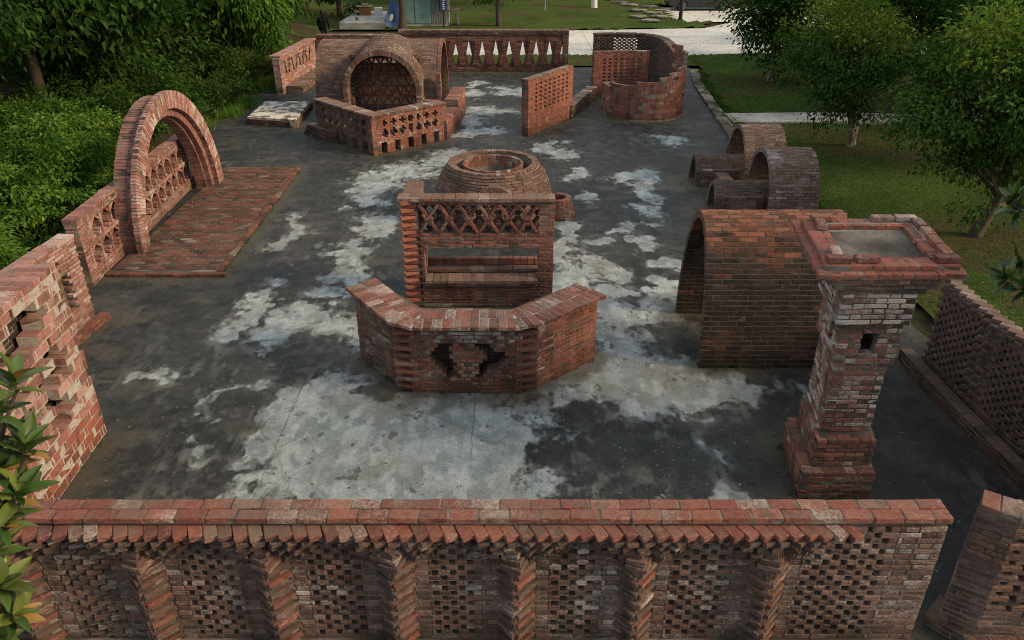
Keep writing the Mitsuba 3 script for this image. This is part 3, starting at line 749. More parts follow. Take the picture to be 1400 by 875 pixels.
# ------------------------------------------------------------------ 7 domed oven
k_ov = thing('brick_oven', 'round domed brick oven with an open top ringed by bricks, behind the tall pierced wall', 'oven')
ov = Holder(k_ov, style=4, white=.34, tone=(.35, 1.0))
OC = np.array([-.42, 16.75])
def ov_r(z): return float(np.interp(z, [0, .25, .5, .75, .95, 1.08, 1.16], [1.30, 1.34, 1.32, 1.25, 1.15, 1.06, .98]))
z = 0.0
while z < 1.12:
    r = ov_r(z + .03); slope = math.atan2(ov_r(z) - ov_r(z + .06), .06); nb = int(2 * math.pi * r / .25); ph = U(0, 6)
    for j in range(nb):
        a = ph + 2 * math.pi * j / nb; L = 2 * math.pi * r / nb - .010
        t = np.array([-math.sin(a), math.cos(a), 0]); n = np.array([math.cos(a) * math.cos(slope), math.sin(a) * math.cos(slope), math.sin(slope)])
        b = np.cross(t, n); c = np.array([OC[0] + (r - .05) * math.cos(a), OC[1] + (r - .05) * math.sin(a), z + .03])
        ov.brick(c, np.stack([t, n, b], 1), [L, .11, BH], jp=.002)
    z += CP * math.cos(slope) * 1.0
shell = [(ov_r(z_) - .012, z_) for z_ in np.linspace(0, 1.13, 20)] + [(.86, 1.13), (.86, .75), (.0, .75)]
ov.extra.append(trimesh.creation.revolve(np.array(shell), sections=64).apply_translation([OC[0], OC[1], 0]))
orim = Holder(k_ov + '__rim', style=4, white=.42, tone=(.4, 1), mname='')
for j in range(48):
    a = 2 * math.pi * j / 48
    orim.brick([OC[0] + .935 * math.cos(a), OC[1] + .935 * math.sin(a), 1.165], np.array([[math.cos(a), -math.sin(a), 0], [math.sin(a), math.cos(a), 0], [0, 0, 1]]), [.15, .108, .058], jr=.02)
orim.extra.append(trimesh.creation.annulus(.865, 1.0, .035).apply_translation([OC[0], OC[1], 1.148]))
oin = Holder(k_ov + '__inner_ring', style=0, white=.46, tone=(.2, .9), mname='')
for lev in range(2):
    for j in range(34):
        a = 2 * math.pi * (j + lev * .5) / 34; r = .645
        oin.brick([OC[0] + r * math.cos(a), OC[1] + r * math.sin(a), .98 + lev * .125], np.array([[-math.sin(a), math.cos(a), 0], [math.cos(a), math.sin(a), 0], [0, 0, 1]]), [.112, .062, .118], jr=.02)
oin.extra.append(trimesh.creation.annulus(.62, .67, .32).apply_translation([OC[0], OC[1], .92]))
put(k_ov + '__floor', trimesh.creation.cylinder(.62, .02, sections=48).apply_translation([OC[0], OC[1], .80]), 'mortar_material')
ofr = Holder(k_ov + '__front_arch', style=4, white=.4, tone=(.4, 1), mname='')
ring(ofr, archprof(.62, 1.02, 2.1), (OC[0] + .05, OC[1] - 1.30), (1, 0), (0, 1), 0, .22, radial=(.20,))
oside = Holder(k_ov + '__side_vent', style=0, white=.35, tone=(.2, .9), mname='')
for k in range(7):
    rr = .42 - .018 * k
    wall(oside, [(1.02 + rr * math.cos(a), 16.55 + rr * math.sin(a)) for a in np.linspace(-2.2, 1.6, 12)], .12, k * CP, 1, lens=(.13,), offs=((k % 2) * .065,))

# ------------------------------------------------------------------ 8 tall pierced wall with its bench
k_cw = thing('pierced_wall', 'freestanding brick wall with a row of crossed bricks above a wide opening, in front of the oven', 'wall')
cw = Holder(k_cw, style=0, white=.22, tone=(.25, 1.0))
CX0, CX1, CY = -1.86, .70, 12.0
P = Path([(CX0, CY), (CX1, CY)])
for k in range(30):
    z = k * CP + .02; zc = z + .036
    if zc < .50: ivs = [(0.30, P.L)]
    elif zc < 1.10: ivs = [(0.30, .38), (2.30, P.L)]
    elif zc < 1.33: ivs = [(0.30, P.L)]
    elif zc < 1.88: ivs = [(0.30, .32), (2.29, P.L)]
    else: ivs = [(0.30, P.L)]
    for a, b in ivs: course(cw, P, a, b, z, .24, (.25, .125), .06 + (k % 2) * .17)
    # left jamb of turned bricks, every other one pulled out
    R = np.array([[math.cos(.45), -math.sin(.45), 0], [math.sin(.45), math.cos(.45), 0], [0, 0, 1]]) if k % 2 else np.eye(3)
    cw.brick([CX0 + (.135 if k % 2 else .17), CY + (.02 if k % 2 else .12), z + .0365], R, [.25, .115 if k % 2 else .235, BH], style=3 if k % 2 else 0, jr=.03)
    cw.mbox([CX0 + .2, CY + .13, z + .0315], np.eye(3), [.20, .2, CP])
ccp = Holder(k_cw + '__coping', style=4, white=.40, tone=(.45, 1), mname='')
course(ccp, P, -.02, P.L + .0, 30 * CP + .02, .29, (.19,), 0, d0=-.04)
lat = Holder(k_cw + '__lattice', style=0, white=.2, tone=(.1, .9), mname='')
nx = 6; pw = (2.29 - .32) / nx
for i in range(nx):
    xc = CX0 + .32 + pw * (i + .5)
    for (dz, half) in ((1.745, 1), (1.475, -1)):
        for sd in (-1, 1):
            a = math.atan2(.235, pw / 2) * sd * half
            R = np.array([[math.cos(a), 0, -math.sin(a)], [0, 1, 0], [math.sin(a), 0, math.cos(a)]])
            lat.brick([xc + sd * pw / 4, CY + .06, dz], R, [.275, .13, .05], jr=.015)
    for dz, half in ((1.745, 1), (1.475, -1)):      # a second zigzag set back behind the first
        for sd in (-1, 1):
            a = -math.atan2(.235, pw / 2) * sd * half
            lat.brick([xc + sd * pw / 4, CY + .19, dz], np.array([[math.cos(a), 0, -math.sin(a)], [0, 1, 0], [math.sin(a), 0, math.cos(a)]]), [.275, .10, .05], jr=.015, style=4)
    lat.brick([xc, CY + .10, 1.61], np.eye(3), [.14, .24, .055])
    if i: lat.brick([xc - pw / 2, CY + .11, 1.37], np.eye(3), [.06, .2, .09])
lat.extra.append(box_mesh([CX0 + .33, CY + .05, 1.335], [CX0 + 2.28, CY + .2, 1.345]))
se = Holder(k_cw + '__seat', style=4, white=.36, tone=(.4, 1.0), mname='')
P2 = Path([(CX0 + .38, CY), (CX0 + 2.30, CY)])
for k, (d0, th) in enumerate(((-.0, .24), (-.06, .30), (-.10, .34))): course(se, P2, 0, P2.L, .40 + k * CP - .06, th, (.25,) if k < 2 else (.125,), (k % 2) * .125, d0=d0, white=.5 if k == 1 else .3)
course(se, P2, 0, P2.L, .53, .24, (.25,), 0, d0=.26); course(se, P2, 0, P2.L, .595, .115, (.125,), 0, d0=.42, style=0, bh=.115); 
for k in range(8): course(se, P2, 0, P2.L, k * CP, .24, (.25,), (k % 2) * .125, d0=.27)
ret = Holder(k_cw + '__return_pier', style=4, white=.3, tone=(.3, .9), mname='')
wall(ret, [(CX0, CY + .95), (CX0, CY + .26)], .30, 0, 31, d0=.02)
bw_ = Holder(k_cw + '__base', style=4, white=.35, mname='')
course(bw_, Path([(CX0 + .1, CY - .06), (CX1 - .02, CY - .06)]), 0, 2.4, -.01, .06, (.25,), 0)

# ------------------------------------------------------------------ 9 the bar counter
k_bc = thing('brick_counter', 'three-sided brick counter with a pale jointed coping and two stepped chevron holes in its front', 'counter')
bc = Holder(k_bc, style=0, white=.58, tone=(.1, .95))
C0 = [(-2.34, 10.22), (-1.60, 9.36), (-1.42, 9.24), (.14, 9.22), (.32, 9.34), (1.27, 10.16)]
P = Path(C0); xc = -.64
def ceye(m, z):
    x = P.at(m)[0][0]; d = abs(x - xc); zz = [.26, .33, .42, .52, .61, .70, .80]
    return .25 < z < .83 and np.interp(z, zz, [.10, .12, .15, .21, .25, .22, .17]) < d < np.interp(z, zz, [.26, .31, .40, .49, .56, .46, .34])
for k in range(18):
    z = k * CP
    for i in range(5):
        a, b = P.cum[i], P.cum[i + 1]
        if i in (1, 3):      # serrated corners
            m = (a + b) / 2; pos, t = P.at(m); n = np.array([t[1], -t[0]]); ro = (.50 if k % 2 else -.16) * (1 if i == 1 else -1)
            tt = np.array([t[0] * math.cos(ro) - t[1] * math.sin(ro), t[0] * math.sin(ro) + t[1] * math.cos(ro)]); nn = np.array([tt[1], -tt[0]])
            bc.brick([*(pos - n * (.055 if k % 2 else .145)), z + .0365], np.array([[tt[0], nn[0], 0], [tt[1], nn[1], 0], [0, 0, 1]]), [b - a + .10, .23, BH], style=0, jr=.03, white=.3)
            bc.mbox([*(pos - n * .15), z + .0315], np.array([[t[0], n[0], 0], [t[1], n[1], 0], [0, 0, 1]]), [b - a + .1, .2, CP]); continue
        red = (lambda m, z, b=b: float(np.clip(.62 - .52 * np.clip((m - P.cum[4]) / .9, 0, 1) + (z - .6) * .25, .15, .7))) if i == 4 else (.42 if i == 0 else (.62 if k > 12 else .36))
        course(bc, P, a, b, z, .24 if i != 2 else .235, (.104,) if (i == 2 and 2 < k < 15) else (.25, .125), (k % 2) * (.052 if (i == 2 and 2 < k < 15) else .19) + .03,
               hole=ceye if i == 2 else None, white=red, style=3 if i == 4 else (4 if i == 0 else 0))
bci = Holder(k_bc + '__inner_leaf', style=4, white=.3, tone=(.1, .8), mname='')
wall(bci, C0, .11, 0, 18, d0=.36, lens=(.25,))
bcc = Holder(k_bc + '__coping', style=0, white=.40, tone=(.35, 1), mname='', mortar='pale_mortar_material', limit=200)
OUT = [(-2.46, 10.24), (-1.68, 9.17), (-1.36, 9.00), (.08, 9.00), (.42, 9.14), (1.38, 10.0)]
INN = [(-2.08, 10.60), (-1.40, 9.62), (-1.22, 9.53), (.0, 9.53), (.16, 9.62), (.95, 10.38)]
zc = 18 * CP + .01
for i in range(5):
    o0, o1, i0, i1 = [np.array(v_) for v_ in (OUT[i], OUT[i + 1], INN[i], INN[i + 1])]
    n_ = max(2, round(np.linalg.norm(o1 - o0) / (.135 if i in (0, 2, 4) else .13)))
    for j in range(n_):
        for row in (0, 1):
            f0, f1 = (j + .5 - .455) / n_, (j + .5 + .455) / n_
            g0, g1 = (0.0, .485) if row == 0 else (.515, 1.0)
            quad = [(1 - g) * (o0 + f * (o1 - o0)) + g * (i0 + f * (i1 - i0)) for f, g in ((f0, g0), (f1, g0), (f1, g1), (f0, g1))]
            c = np.mean(quad, 0); t = (quad[1] - quad[0]) + (quad[2] - quad[3]); w_ = np.linalg.norm(t) / 2; t /= np.linalg.norm(t); d_ = np.array([t[1], -t[0]])
            l_ = np.linalg.norm(quad[3] - quad[0] + quad[2] - quad[1]) / 2
            bcc.brick([c[0], c[1], zc + .0295], np.array([[t[0], d_[0], 0], [t[1], d_[1], 0], [0, 0, 1]]), [w_, l_, .056], jr=.01)
from shapely.geometry import Polygon
bcc.extra.append(trimesh.creation.extrude_polygon(Polygon(OUT + INN[::-1]).buffer(-.008), .044).apply_translation([0, 0, zc + .004]))
# ------------------------------------------------------------------ 10 the left arch, the honeycomb wall behind it and the platform
k_ar = thing('brick_arch', 'tall freestanding pink brick arch of three stepped rings on the left, by the paved platform', 'arch')
ar = Holder(k_ar, style=2, white=.47, tone=(.15, 1.0), limit=300)
AC = (0., 16.58)
ring(ar, archprof(2.44, 2.74, 1.93, 90), AC, (0, 1), (1, 0), -7.47, -7.35, pitch=.066, radial=(.24, .14))
ring(ar, archprof(2.33, 2.63, 1.93, 90), AC, (0, 1), (1, 0), -7.60, -7.47, pitch=.066, radial=(.24, .19), white=.2, tone=(.0, .5))
ring(ar, archprof(2.33, 2.63, 1.93, 90), AC, (0, 1), (1, 0), -7.86, -7.60, pitch=.066, radial=(.24, .24), white=.15, tone=(.0, .5))

k_hw = thing('honeycomb_wall', 'low pink brick wall with two rows of open six-sided cells, running behind the tall arch', 'wall')
hw_ = Holder(k_hw, style=2, white=.42, tone=(.0, .75))
HP = Path([(-7.70, 12.78), (-8.02, 18.95)][::-1])    # travelling to the camera would face left; the visible face looks right
HP = Path([(-7.70, 12.78), (-8.02, 18.95)])          # right of a path going away from the camera is +x
for k in range(4): course(hw_, HP, 0, HP.L, k * CP, .23, (.25,), (k % 2) * .125)
cellw = .425
def hexrow(z0, hgt, off):
    n_ = int((HP.L - .5) / cellw)
    for i in range(n_ + 1):
        s = .28 + off + i * cellw
        if s > HP.L - .15: break
        pos, t = HP.at(s); n = np.array([t[1], -t[0]]); R = np.array([[t[0], n[0], 0], [t[1], n[1], 0], [0, 0, 1]])
        c = pos - n * .115
        for part in range(2):
            hw_.brick([c[0], c[1], z0 + hgt * (.25 + .5 * part)], R, [.055, .22, hgt / 2 - .006], jr=.01)
        if i == n_ or s + cellw > HP.L - .1: continue
        for sd in (0, 1):          # the gable of the cell, and its small corbels at the foot
            a = .62 * (1 if sd == 0 else -1); q_ = pos + t * (cellw * (.26 if sd == 0 else .74)) - n * .115
            R2 = R @ np.array([[math.cos(a), 0, -math.sin(a)], [0, 1, 0], [math.sin(a), 0, math.cos(a)]])
            hw_.brick([q_[0], q_[1], z0 + hgt - .055], R2, [.215, .21, .045], jr=.01)
            q3 = pos + t * (cellw * (.20 if sd == 0 else .80)) - n * .125
            hw_.brick([q3[0], q3[1], z0 + .035], R, [.10, .20, .055], jr=.02)
            q3 = pos + t * (cellw * (.13 if sd == 0 else .87)) - n * .13
            hw_.brick([q3[0], q3[1], z0 + .095], R, [.05, .19, .05], jr=.02)
    for s0, s1 in ((0, .26 + off),):
        for k in range(int(hgt / CP)): course(hw_, HP, s0, s1, z0 + k * CP, .23, (.19,), (k % 2) * .08)
hexrow(.255, .40, .0); course(hw_, HP, 0, HP.L, .655, .22, (.25,), .1)
hexrow(.72, .40, .21); course(hw_, HP, 0, HP.L, 1.12, .23, (.25,), 0)
hwc = Holder(k_hw + '__coping', style=2, white=.36, tone=(.05, .6), mname='')
course(hwc, HP, 0, HP.L, 1.183, .25, (.125,), 0, d0=-.01); course(hwc, HP, 0, HP.L, 1.246, .26, (.125,), .06, d0=-.015)

k_pf = thing('brick_platform', 'low reddish brick paved platform in front of the tall arch', 'platform')
pf = Holder(k_pf, style=0, white=.30, tone=(.05, .9), limit=300)
def pfx(y): return -5.52 - .022 * (y - 13.3)
nrow = 54
for r in range(nrow):
    y = 13.32 + .062 + r * .1235
    course(pf, Path([(-7.66, y + .06), (pfx(y) - .13, y + .06)]), 0, 7.66 + pfx(y) - .13, -.005, .114, (.25,), (r % 2) * .125, jr=.014, style=4 if r % 3 == 1 else 0)
for i in range(27): pf.brick([pfx(13.32 + i * .25) - .06, 13.38 + .1 + i * .25, .0315], np.array([[-.022, 1, 0], [1, .022, 0], [0, 0, 1]]), [.24, .115, .06], jr=.015)
for i in range(9): pf.brick([-7.55 + i * .25, 13.25, .0315], np.eye(3), [.24, .115, .06], jr=.015, style=3)
pf.extra.append(box_mesh([-7.68, 13.24, -.02], [-5.60, 13.5, .045])); pf.extra.append(box_mesh([-7.68, 13.26, -.02], [-5.74, 19.95, .044]))

# ------------------------------------------------------------------ 11 left wall of bricks on edge
k_lw = thing('pale_brick_wall', 'tall pale pink brick wall at the left edge with white joints and stepped holes', 'wall')
lw = Holder(k_lw, style=2, white=.36, tone=(.0, .85), mortar='pale_mortar_material', proud=.004)
LP = Path([(-5.26, 5.4), (-5.38, 8.32)])
HOLES = [(7.31, 2.20), (7.60, 2.08), (7.41, 1.98), (7.32, 1.86), (7.15, 1.82), (7.72, 1.60), (7.80, 1.50), (7.88, 1.35), (7.45, 1.28), (7.55, 1.10), (7.62, .98), (7.59, .85), (7.41, .74), (7.05, 1.95), (7.0, 1.5), (6.9, 1.2), (7.1, 1.0)]
def lwhole(m, z): y0 = LP.at(m)[0][1]; return any((abs(y0 - y) < .15 and abs(z - zz) < .065) or (abs(y0 - y) < .075 and abs(z - zz) < .165) for y, zz in HOLES)
for k in range(19):
    white = .14 if k < 5 else .32
    s = .0; u = (k % 2) * .16; x = -u
    L = LP.L - (.0 if k < 12 else .0)
    # small steps in the far edge
    L -= {15: .05, 16: .11, 17: .08, 10: .06, 11: .10, 7: .05}.get(k, 0)
    course(lw, LP, 0, L, k * .125, .24, (.25, .066), u, bh=.115, hole=lwhole, white=white, style=2 if k >= 4 else 3, jd=.006)
lwb = Holder(k_lw + '__back_leaf', style=1, white=.1, tone=(.0, .35), mname='')  # leaf behind the holes, their deep shade put into its dark colour
wall(lwb, LP, .115, 0, 37, d0=.30)
lwt = Holder(k_lw + '__coping', style=2, white=.40, tone=(.0, .7), mname='', mortar='pale_mortar_material')
course(lwt, LP, 0, LP.L - .06, 19 * .125, .43, (.125,), 0, d0=-.02, bh=.075, jr=.02)

k_nw = thing('niche_wall', 'pink brick wall piece with a stepped dark niche just beyond the tall pale wall', 'wall')
nw = Holder(k_nw, style=2, white=.42, tone=(.1, .95))
NP = Path([(-7.12, 9.2), (-6.98, 11.42)])
def nwh(m, z):
    y = NP.at(m)[0][1]; return abs(y - 10.72) < .33 - .28 * max(0, (z - 1.0) / .35) and .42 < z < 1.33
for k in range(24):
    course(nw, NP, 0, NP.L, k * CP, .115, (.25, .125), .05 + (k % 2) * .18, hole=nwh)
    course(nw, NP, 0, NP.L, k * CP, .115, (.25,), (k % 2) * .125, d0=.125, style=4, white=.2)
nwc = Holder(k_nw + '__coping', style=2, white=.6, tone=(.3, .95), mname='')
course(nwc, NP, 0, NP.L, 24 * CP, .26, (.25,), 0, d0=-.01)
nwp = Holder(k_nw + '__foot', style=3, white=.3, mname='')
for k in range(2): course(nwp, Path([(-6.92, 10.3), (-6.80, 11.55)]), 0, 1.25, -.005 + k * CP * .9, .24 - .1 * k, (.125,), 0, d0=.03 * k)

# ------------------------------------------------------------------ 12 the vaulted building at the back left
k_vb = thing('vaulted_shelter', 'long brick barrel vault at the back left with a round-arched front and triangle lattice inside', 'vault')
vb = Holder(k_vb, style=4, white=.30, tone=(.25, 1.0))
VC, VHW, VH = 27.3, 1.75, 2.30
AXC, AR = -4.13, 1.25
def vhole(m, p): return abs(m - 6.9 + 6.9 - (AXC + 6.95)) < 1.05 and p[0] > 0 and p[1] < 2.05
barrel(vb, archprof(VHW, VH, 2.3, 60), (-6.40, VC), (0, -1), (1, 0), 0, 3.95, pitch=.066, thick=.13, hole=lambda m, p: abs(m - (AXC + 6.40)) < 1.08 and ((p[0] > 0 and p[1] < 1.95) or (p[0] < 0 and 1.35 < p[1] < 2.0)))
vfr = Holder(k_vb + '__front_arch', style=4, white=.42, tone=(.35, 1.0), mname='')
def legarch(r, spring, n=40): return [(-r, 0.0), (-r, spring * .5)] + [(-r * math.cos(math.pi * i / n), spring + r * math.sin(math.pi * i / n)) for i in range(n + 1)] + [(r, spring * .5), (r, 0.0)]
ring(vfr, legarch(AR, 1.06), (AXC, 24.95), (1, 0), (0, 1), 0, .12, pitch=.066, radial=(.17,))
for j in range(9):
    barrel(vfr, legarch(AR + .008 + .004 * j, 1.065 + .018 * j), (AXC, 25.07 + .24 * j), (1, 0), (0, 1), 0, .24, pitch=.066, thick=.15, lens=.12)
vlt = Holder(k_vb + '__lattice', style=0, white=.34, tone=(.3, .95), mname='')
ly = 25.95
for r in range(7):
    zz = .06 + r * .32
    rl_ = Holder(k_vb + '__lattice_rail' + (f'_{r:03d}' if r else ''), style=0, white=.34, tone=(.3, .95), mname='')
    course(rl_, Path([(AXC - 1.1, ly), (AXC + 1.1, ly)]), 0, 2.2, zz - .02, .12, (.26,), (r % 2) * .13)
    if zz > 1.95: break
    for i in range(8):
        for sd in (-1, 1):
            x = AXC - 1.02 + i * .29 + (.0725 * sd); a = sd * 1.11
            if abs(x - AXC) > 1.12: continue
            vlt.brick([x, ly + .06, zz + .045 + .14], np.array([[math.cos(a), 0, -math.sin(a)], [0, 1, 0], [math.sin(a), 0, math.cos(a)]]), [.29, .11, .05])
# jambs, side benches and the pier at the right end
for j, (x0, x1) in enumerate(((AXC - 1.24, AXC - 1.02), (AXC + 1.02, AXC + 1.24))): wall(Holder(k_vb + '__jamb' + (f'_{j:03d}' if j else ''), style=0, white=.3, mname=''), [(x0, ly - .5), (x1, ly - .5)], .12, 0, 12)
for j, (x0, x1) in enumerate(((-6.1, -5.42), (-2.86, -2.3))):
    vbn = Holder(k_vb + '__bench' + ('_001' if j else ''), style=0, white=.24, tone=(.2, .9), mname='')
    wall(vbn, [(x0, 25.25), (x1, 25.25)], .35, 0, 11)
vpi = Holder(k_vb + '__end_pier', style=0, white=.30, tone=(.3, 1.0), mname='')
wall(vpi, [(-2.44, 25.45), (-2.30, 25.45)], .22, 0, 24, lens=(.14,), offs=(0,))
ring(vpi, archprof(VHW + .02, VH + .02, 2.3, 60), (0, VC), (0, -1), (1, 0), -2.44, -2.32, pitch=.066, radial=(.13,))

k_co = thing('pierced_counter', 'angled brick counter on short legs pierced by two rows of cross-shaped holes', 'counter')
co = Holder(k_co, style=0, white=.40, tone=(.3, 1.0))
CPt = [(-5.95, 23.55), (-3.90, 21.35), (-1.98, 23.12)]
P = Path(CPt)
for k in range(17):
    for i in (0, 1):
        a, b = P.cum[i], P.cum[i + 1]; L = b - a
        st, wh = (4, .22) if i == 0 else (3, .42)
        if k < 5:
            n_ = 5
            for j in range(n_ + 1):
                c = a + .14 + j * (L - .28) / n_
                course(co, P, c - (.14 if 0 < j < n_ else .14), c + .14, k * CP, .24, (.14,) if k % 2 else (.28,), 0, style=st, white=wh)
        elif k < 16:
            rows = {7: .32, 8: .32, 9: .9, 10: .9, 11: 0, 12: .32, 13: .9, 14: .32}
            def ch(m, z, a=a, L=L, k=k):
                s = (m - a - .30) / ((L - .55) / 7); f = s - math.floor(s)
                if m - a < .30 or m - a > L - .22: return False
                wdt = {7: .16, 8: .33, 9: .33, 10: .16, 12: .16, 13: .36, 14: .16}.get(k, 0)
                return abs(f - .5) < wdt
            course(co, P, a, b, k * CP, .20, (.0785,), (k % 2) * .02, hole=ch, style=st, white=wh)
        else: course(co, P, a, b, k * CP, .23, (.25,), .1, d0=-.015, style=st, white=wh)
coc = Holder(k_co + '__coping', style=4, white=.45, tone=(.4, 1.0), mname='')
course(coc, P, 0, P.cum[1], 17 * CP, .42, (.125,), 0, d0=-.06); course(coc, P, P.cum[1], P.L, 17 * CP, .42, (.125,), 0, d0=-.06)
cob = Holder(k_co + '__inner_wall', style=4, white=.2, mname='')
wall(cob, [(-5.75, 23.62), (-3.90, 21.68), (-2.1, 23.35)], .10, 0, 5, d0=.12, lens=(.25,))
k_lb = thing('buttress_wall', 'low brick wall running back from the right end of the pierced counter', 'wall')
lb = Holder(k_lb, style=0, white=.40, tone=(.3, 1))
wall(lb, [(-1.95, 23.05), (-1.72, 24.9)], .42, 0, 9, d0=-.0)
wall(lb, [(-1.72, 24.9), (-1.60, 26.9)], .42, 0, 13, d0=-.0)
k_ls = thing('broken_bench', 'small broken low brick bench at the left end of the pierced counter', 'bench')
ls = Holder(k_ls, style=4, white=.3)
for k in range(5): wall(ls, [(-6.45 + .03 * k, 23.75), (-5.9, 23.15 + .03 * k), (-5.2, 22.62)], .32 - .02 * k, k * CP, 1, offs=((k % 2) * .12,))

k_dw = thing('diamond_wall', 'low sunlit brick wall with slanting slots and a bench at its foot, at the far left by the trees', 'wall')
dw = Holder(k_dw, style=2, white=.34, tone=(.1, .95))
DP = Path([(-8.62, 29.6), (-8.35, 34.2)])
def dh(m, z):
    if not (.62 < z < 1.12): return False
    s = (m - .4) / .44; f = s - math.floor(s); e = .5 + (.2 if int(math.floor(s)) % 2 else -.2) * (z - .87) / .25
    return abs(f - e) < .20 and .3 < m < 3.9
for k in range(21): course(dw, DP, 0, DP.L, k * CP, .26, (.085,) if 9 < k < 18 else (.25,), (k % 2) * .0425 if 9 < k < 18 else (k % 2) * .125, hole=dh)
dwc = Holder(k_dw + '__coping', style=2, white=.4, tone=(.3, .95), mname='')
course(dwc, DP, 0, DP.L, 21 * CP, .42, (.125,), 0, d0=-.06)
dwb = Holder(k_dw + '__bench', style=4, white=.42, tone=(.4, 1.0), mname='')
for k in range(4): course(dwb, Path([(-7.95, 29.9), (-7.70, 34.2)]), 0, 4.3, k * CP, .62, (.25,) if k < 3 else (.125,), (k % 2) * .12)

k_bk = thing('back_wall', 'long brick wall across the back of the yard with a row of kite-shaped openings and a projecting cap', 'wall')
bk = Holder(k_bk, style=0, white=.26, tone=(.05, .75))
BX0, BX1, BY = -8.3, 2.16, 34.3
P = Path([(BX0, BY), (BX1, BY)])
KP = .575; K0 = -2.42
def kite(m, z):
    x = m + BX0
    if x < -2.7 or x > 1.95: return False
    f = ((x - K0) / KP); f = abs(f - round(f)) * KP
    wz = .135 * (np.clip((z - .22) / .42, 0, 1) if z < .64 else np.clip((1.28 - z) / .64, 0, 1))
    return f < wz
for k in range(24):
    zc = k * CP + .036
    if .24 < zc < 1.28:
        course(bk, P, 0, -2.8 - BX0, k * CP, .24, (.25,), (k % 2) * .125)
        for i in range(-1, 9):
            xa, xb = K0 + i * KP, K0 + (i + 1) * KP
            w = .135 * (np.clip((zc - .22) / .42, 0, 1) if zc < .64 else np.clip((1.28 - zc) / .64, 0, 1))
            xa, xb = max(xa + w, -2.8), min(xb - w, BX1)
            if xb - xa < .05: continue
            lean = (.085 if i % 2 else -.085) * (zc - .75) / .5; mid = (xa + xb) / 2
            course(bk, P, xa - BX0, xb - BX0, k * CP, .20, (xb - xa,) if k % 2 else ((xb - xa) / 2,), 0, d0=.04)
            bk.brick([mid + lean * .9 + (.05 if i % 2 else -.05), BY + .0, zc], np.eye(3), [.24, .10, BH])
    else: course(bk, P, 0 if k < 22 else 3.5, P.L, k * CP, .24 + (.06 if k < 3 else 0), (.25,), (k % 2) * .125, d0=-.03 if k < 3 else 0)
course(bk, Path([(BX1 - .02, BY - .06), (BX1 + .22, BY - .06)]), 0, .24, 0, .34, (.24,), 0)
for k in range(1, 26): course(bk, Path([(BX1, BY - .05), (BX1 + .24, BY - .05)]), 0, .24, k * CP, .34, (.24,) if k % 2 else (.12,), 0)
bkc = Holder(k_bk + '__cap', style=4, white=.34, tone=(.2, .9), mname='')
for k in range(2): course(bkc, P, 0, 3.5, 22 * CP + k * CP, .34 + .05 * k, (.25,), .06 * k, d0=-.05 - .025 * k)
for k in range(3): course(bkc, P, 3.5, P.L + .24, 24 * CP + k * CP, .34 + .05 * k, (.125,) if k != 1 else (.25,), .06 * k, d0=-.05 - .025 * k)

k_sl = thing('rendered_slab', 'low brick bed topped with flaking whitish render, in the corner left of the pierced counter', 'slab')
sl = Holder(k_sl, style=4, white=.3, tone=(.1, .9))
SLP = [(-8.6, 24.95), (-6.86, 24.5), (-7.0, 27.4), (-8.68, 27.3)]
for k in range(3): wall(sl, SLP + [SLP[0]], .2, k * CP, 1, offs=((k % 2) * .125,))
mtop = trimesh.creation.extrude_polygon(Polygon(SLP).buffer(-.05), .06).apply_translation([0, 0, 3 * CP])
def flake_fn(p, n, uv):
    f = fbm(p.x * 4, p.y * 4, 1.5, 5)
    return mix((.12, .115, .10), (.50, .49, .46), smoothstep(.40, .56, f)) * (.75 + .5 * fbm(p.x * 30, p.y * 30, .5, 2))
scene['flaking_render'] = rough(flake_fn)
put(k_sl + '__render_top', mtop, 'flaking_render')

# ------------------------------------------------------------------ 13 back right: lattice walls, drum, curved wall
def lattice_wall(label, pts, rows, solid, style, white, tone, lens=.185, top=True, gapx=.075, cellmin=.25, rmin=.25):
    k_ = thing('lattice_wall', label, 'wall')
    h = Holder(k_, style=style, white=white, tone=tone)
    P = Path(pts)
    for k in range(rows):
        if k < solid or k >= rows - 2: course(h, P, 0, P.L, k * CP, .23, (.25,), (k % 2) * .125)
        elif (k - solid) % 2 == 0: course(h, P, 0, P.L, k * CP, .23, (.25,), ((k // 2) % 2) * .125)
        else:
            course(h, P, 0, cellmin, k * CP, .23, (.25,), 0); course(h, P, P.L - rmin, P.L, k * CP, .23, (.25,), 0)
            course(h, P, cellmin, P.L - rmin, k * CP, .22, (lens,), 0, gap=gapx)
    h2 = Holder(k_ + '__coping', style=4, white=.42, tone=(.4, 1), mname='')
    course(h2, P, 0, P.L, rows * CP, .25, (.125,), 0, d0=-.01)
    return k_
lattice_wall('straight red brick wall with rows of small square holes over a solid base, nearest of the two lattice walls at the back right', [(.49, 23.45), (2.0, 25.9)], 26, 10, 3, .30, (.35, 1.0), .285, gapx=.125)
lattice_wall('slightly bowed red brick wall with rows of small square holes behind the round drum', [(3.02, 29.35)] + [(3.02 + 2.05 * i / 10, 29.35 + .12 * math.sin(math.pi * i / 10) + .02 * i) for i in range(1, 11)], 24, 5, 3, .30, (.3, .95), .215, gapx=.115)
k_be = thing('brick_bench', 'knee-high weathered brick bench joining the two lattice walls', 'bench')
be = Holder(k_be, style=4, white=.42, tone=(.3, 1.0))
wall(be, [(1.95, 25.75), (3.05, 28.9)], .30, 0, 6, d0=-.04)
course(be, Path([(1.95, 25.75), (3.05, 28.9)]), 0, 3.33, 6 * CP, .36, (.125,), 0, d0=-.07, white=.55)
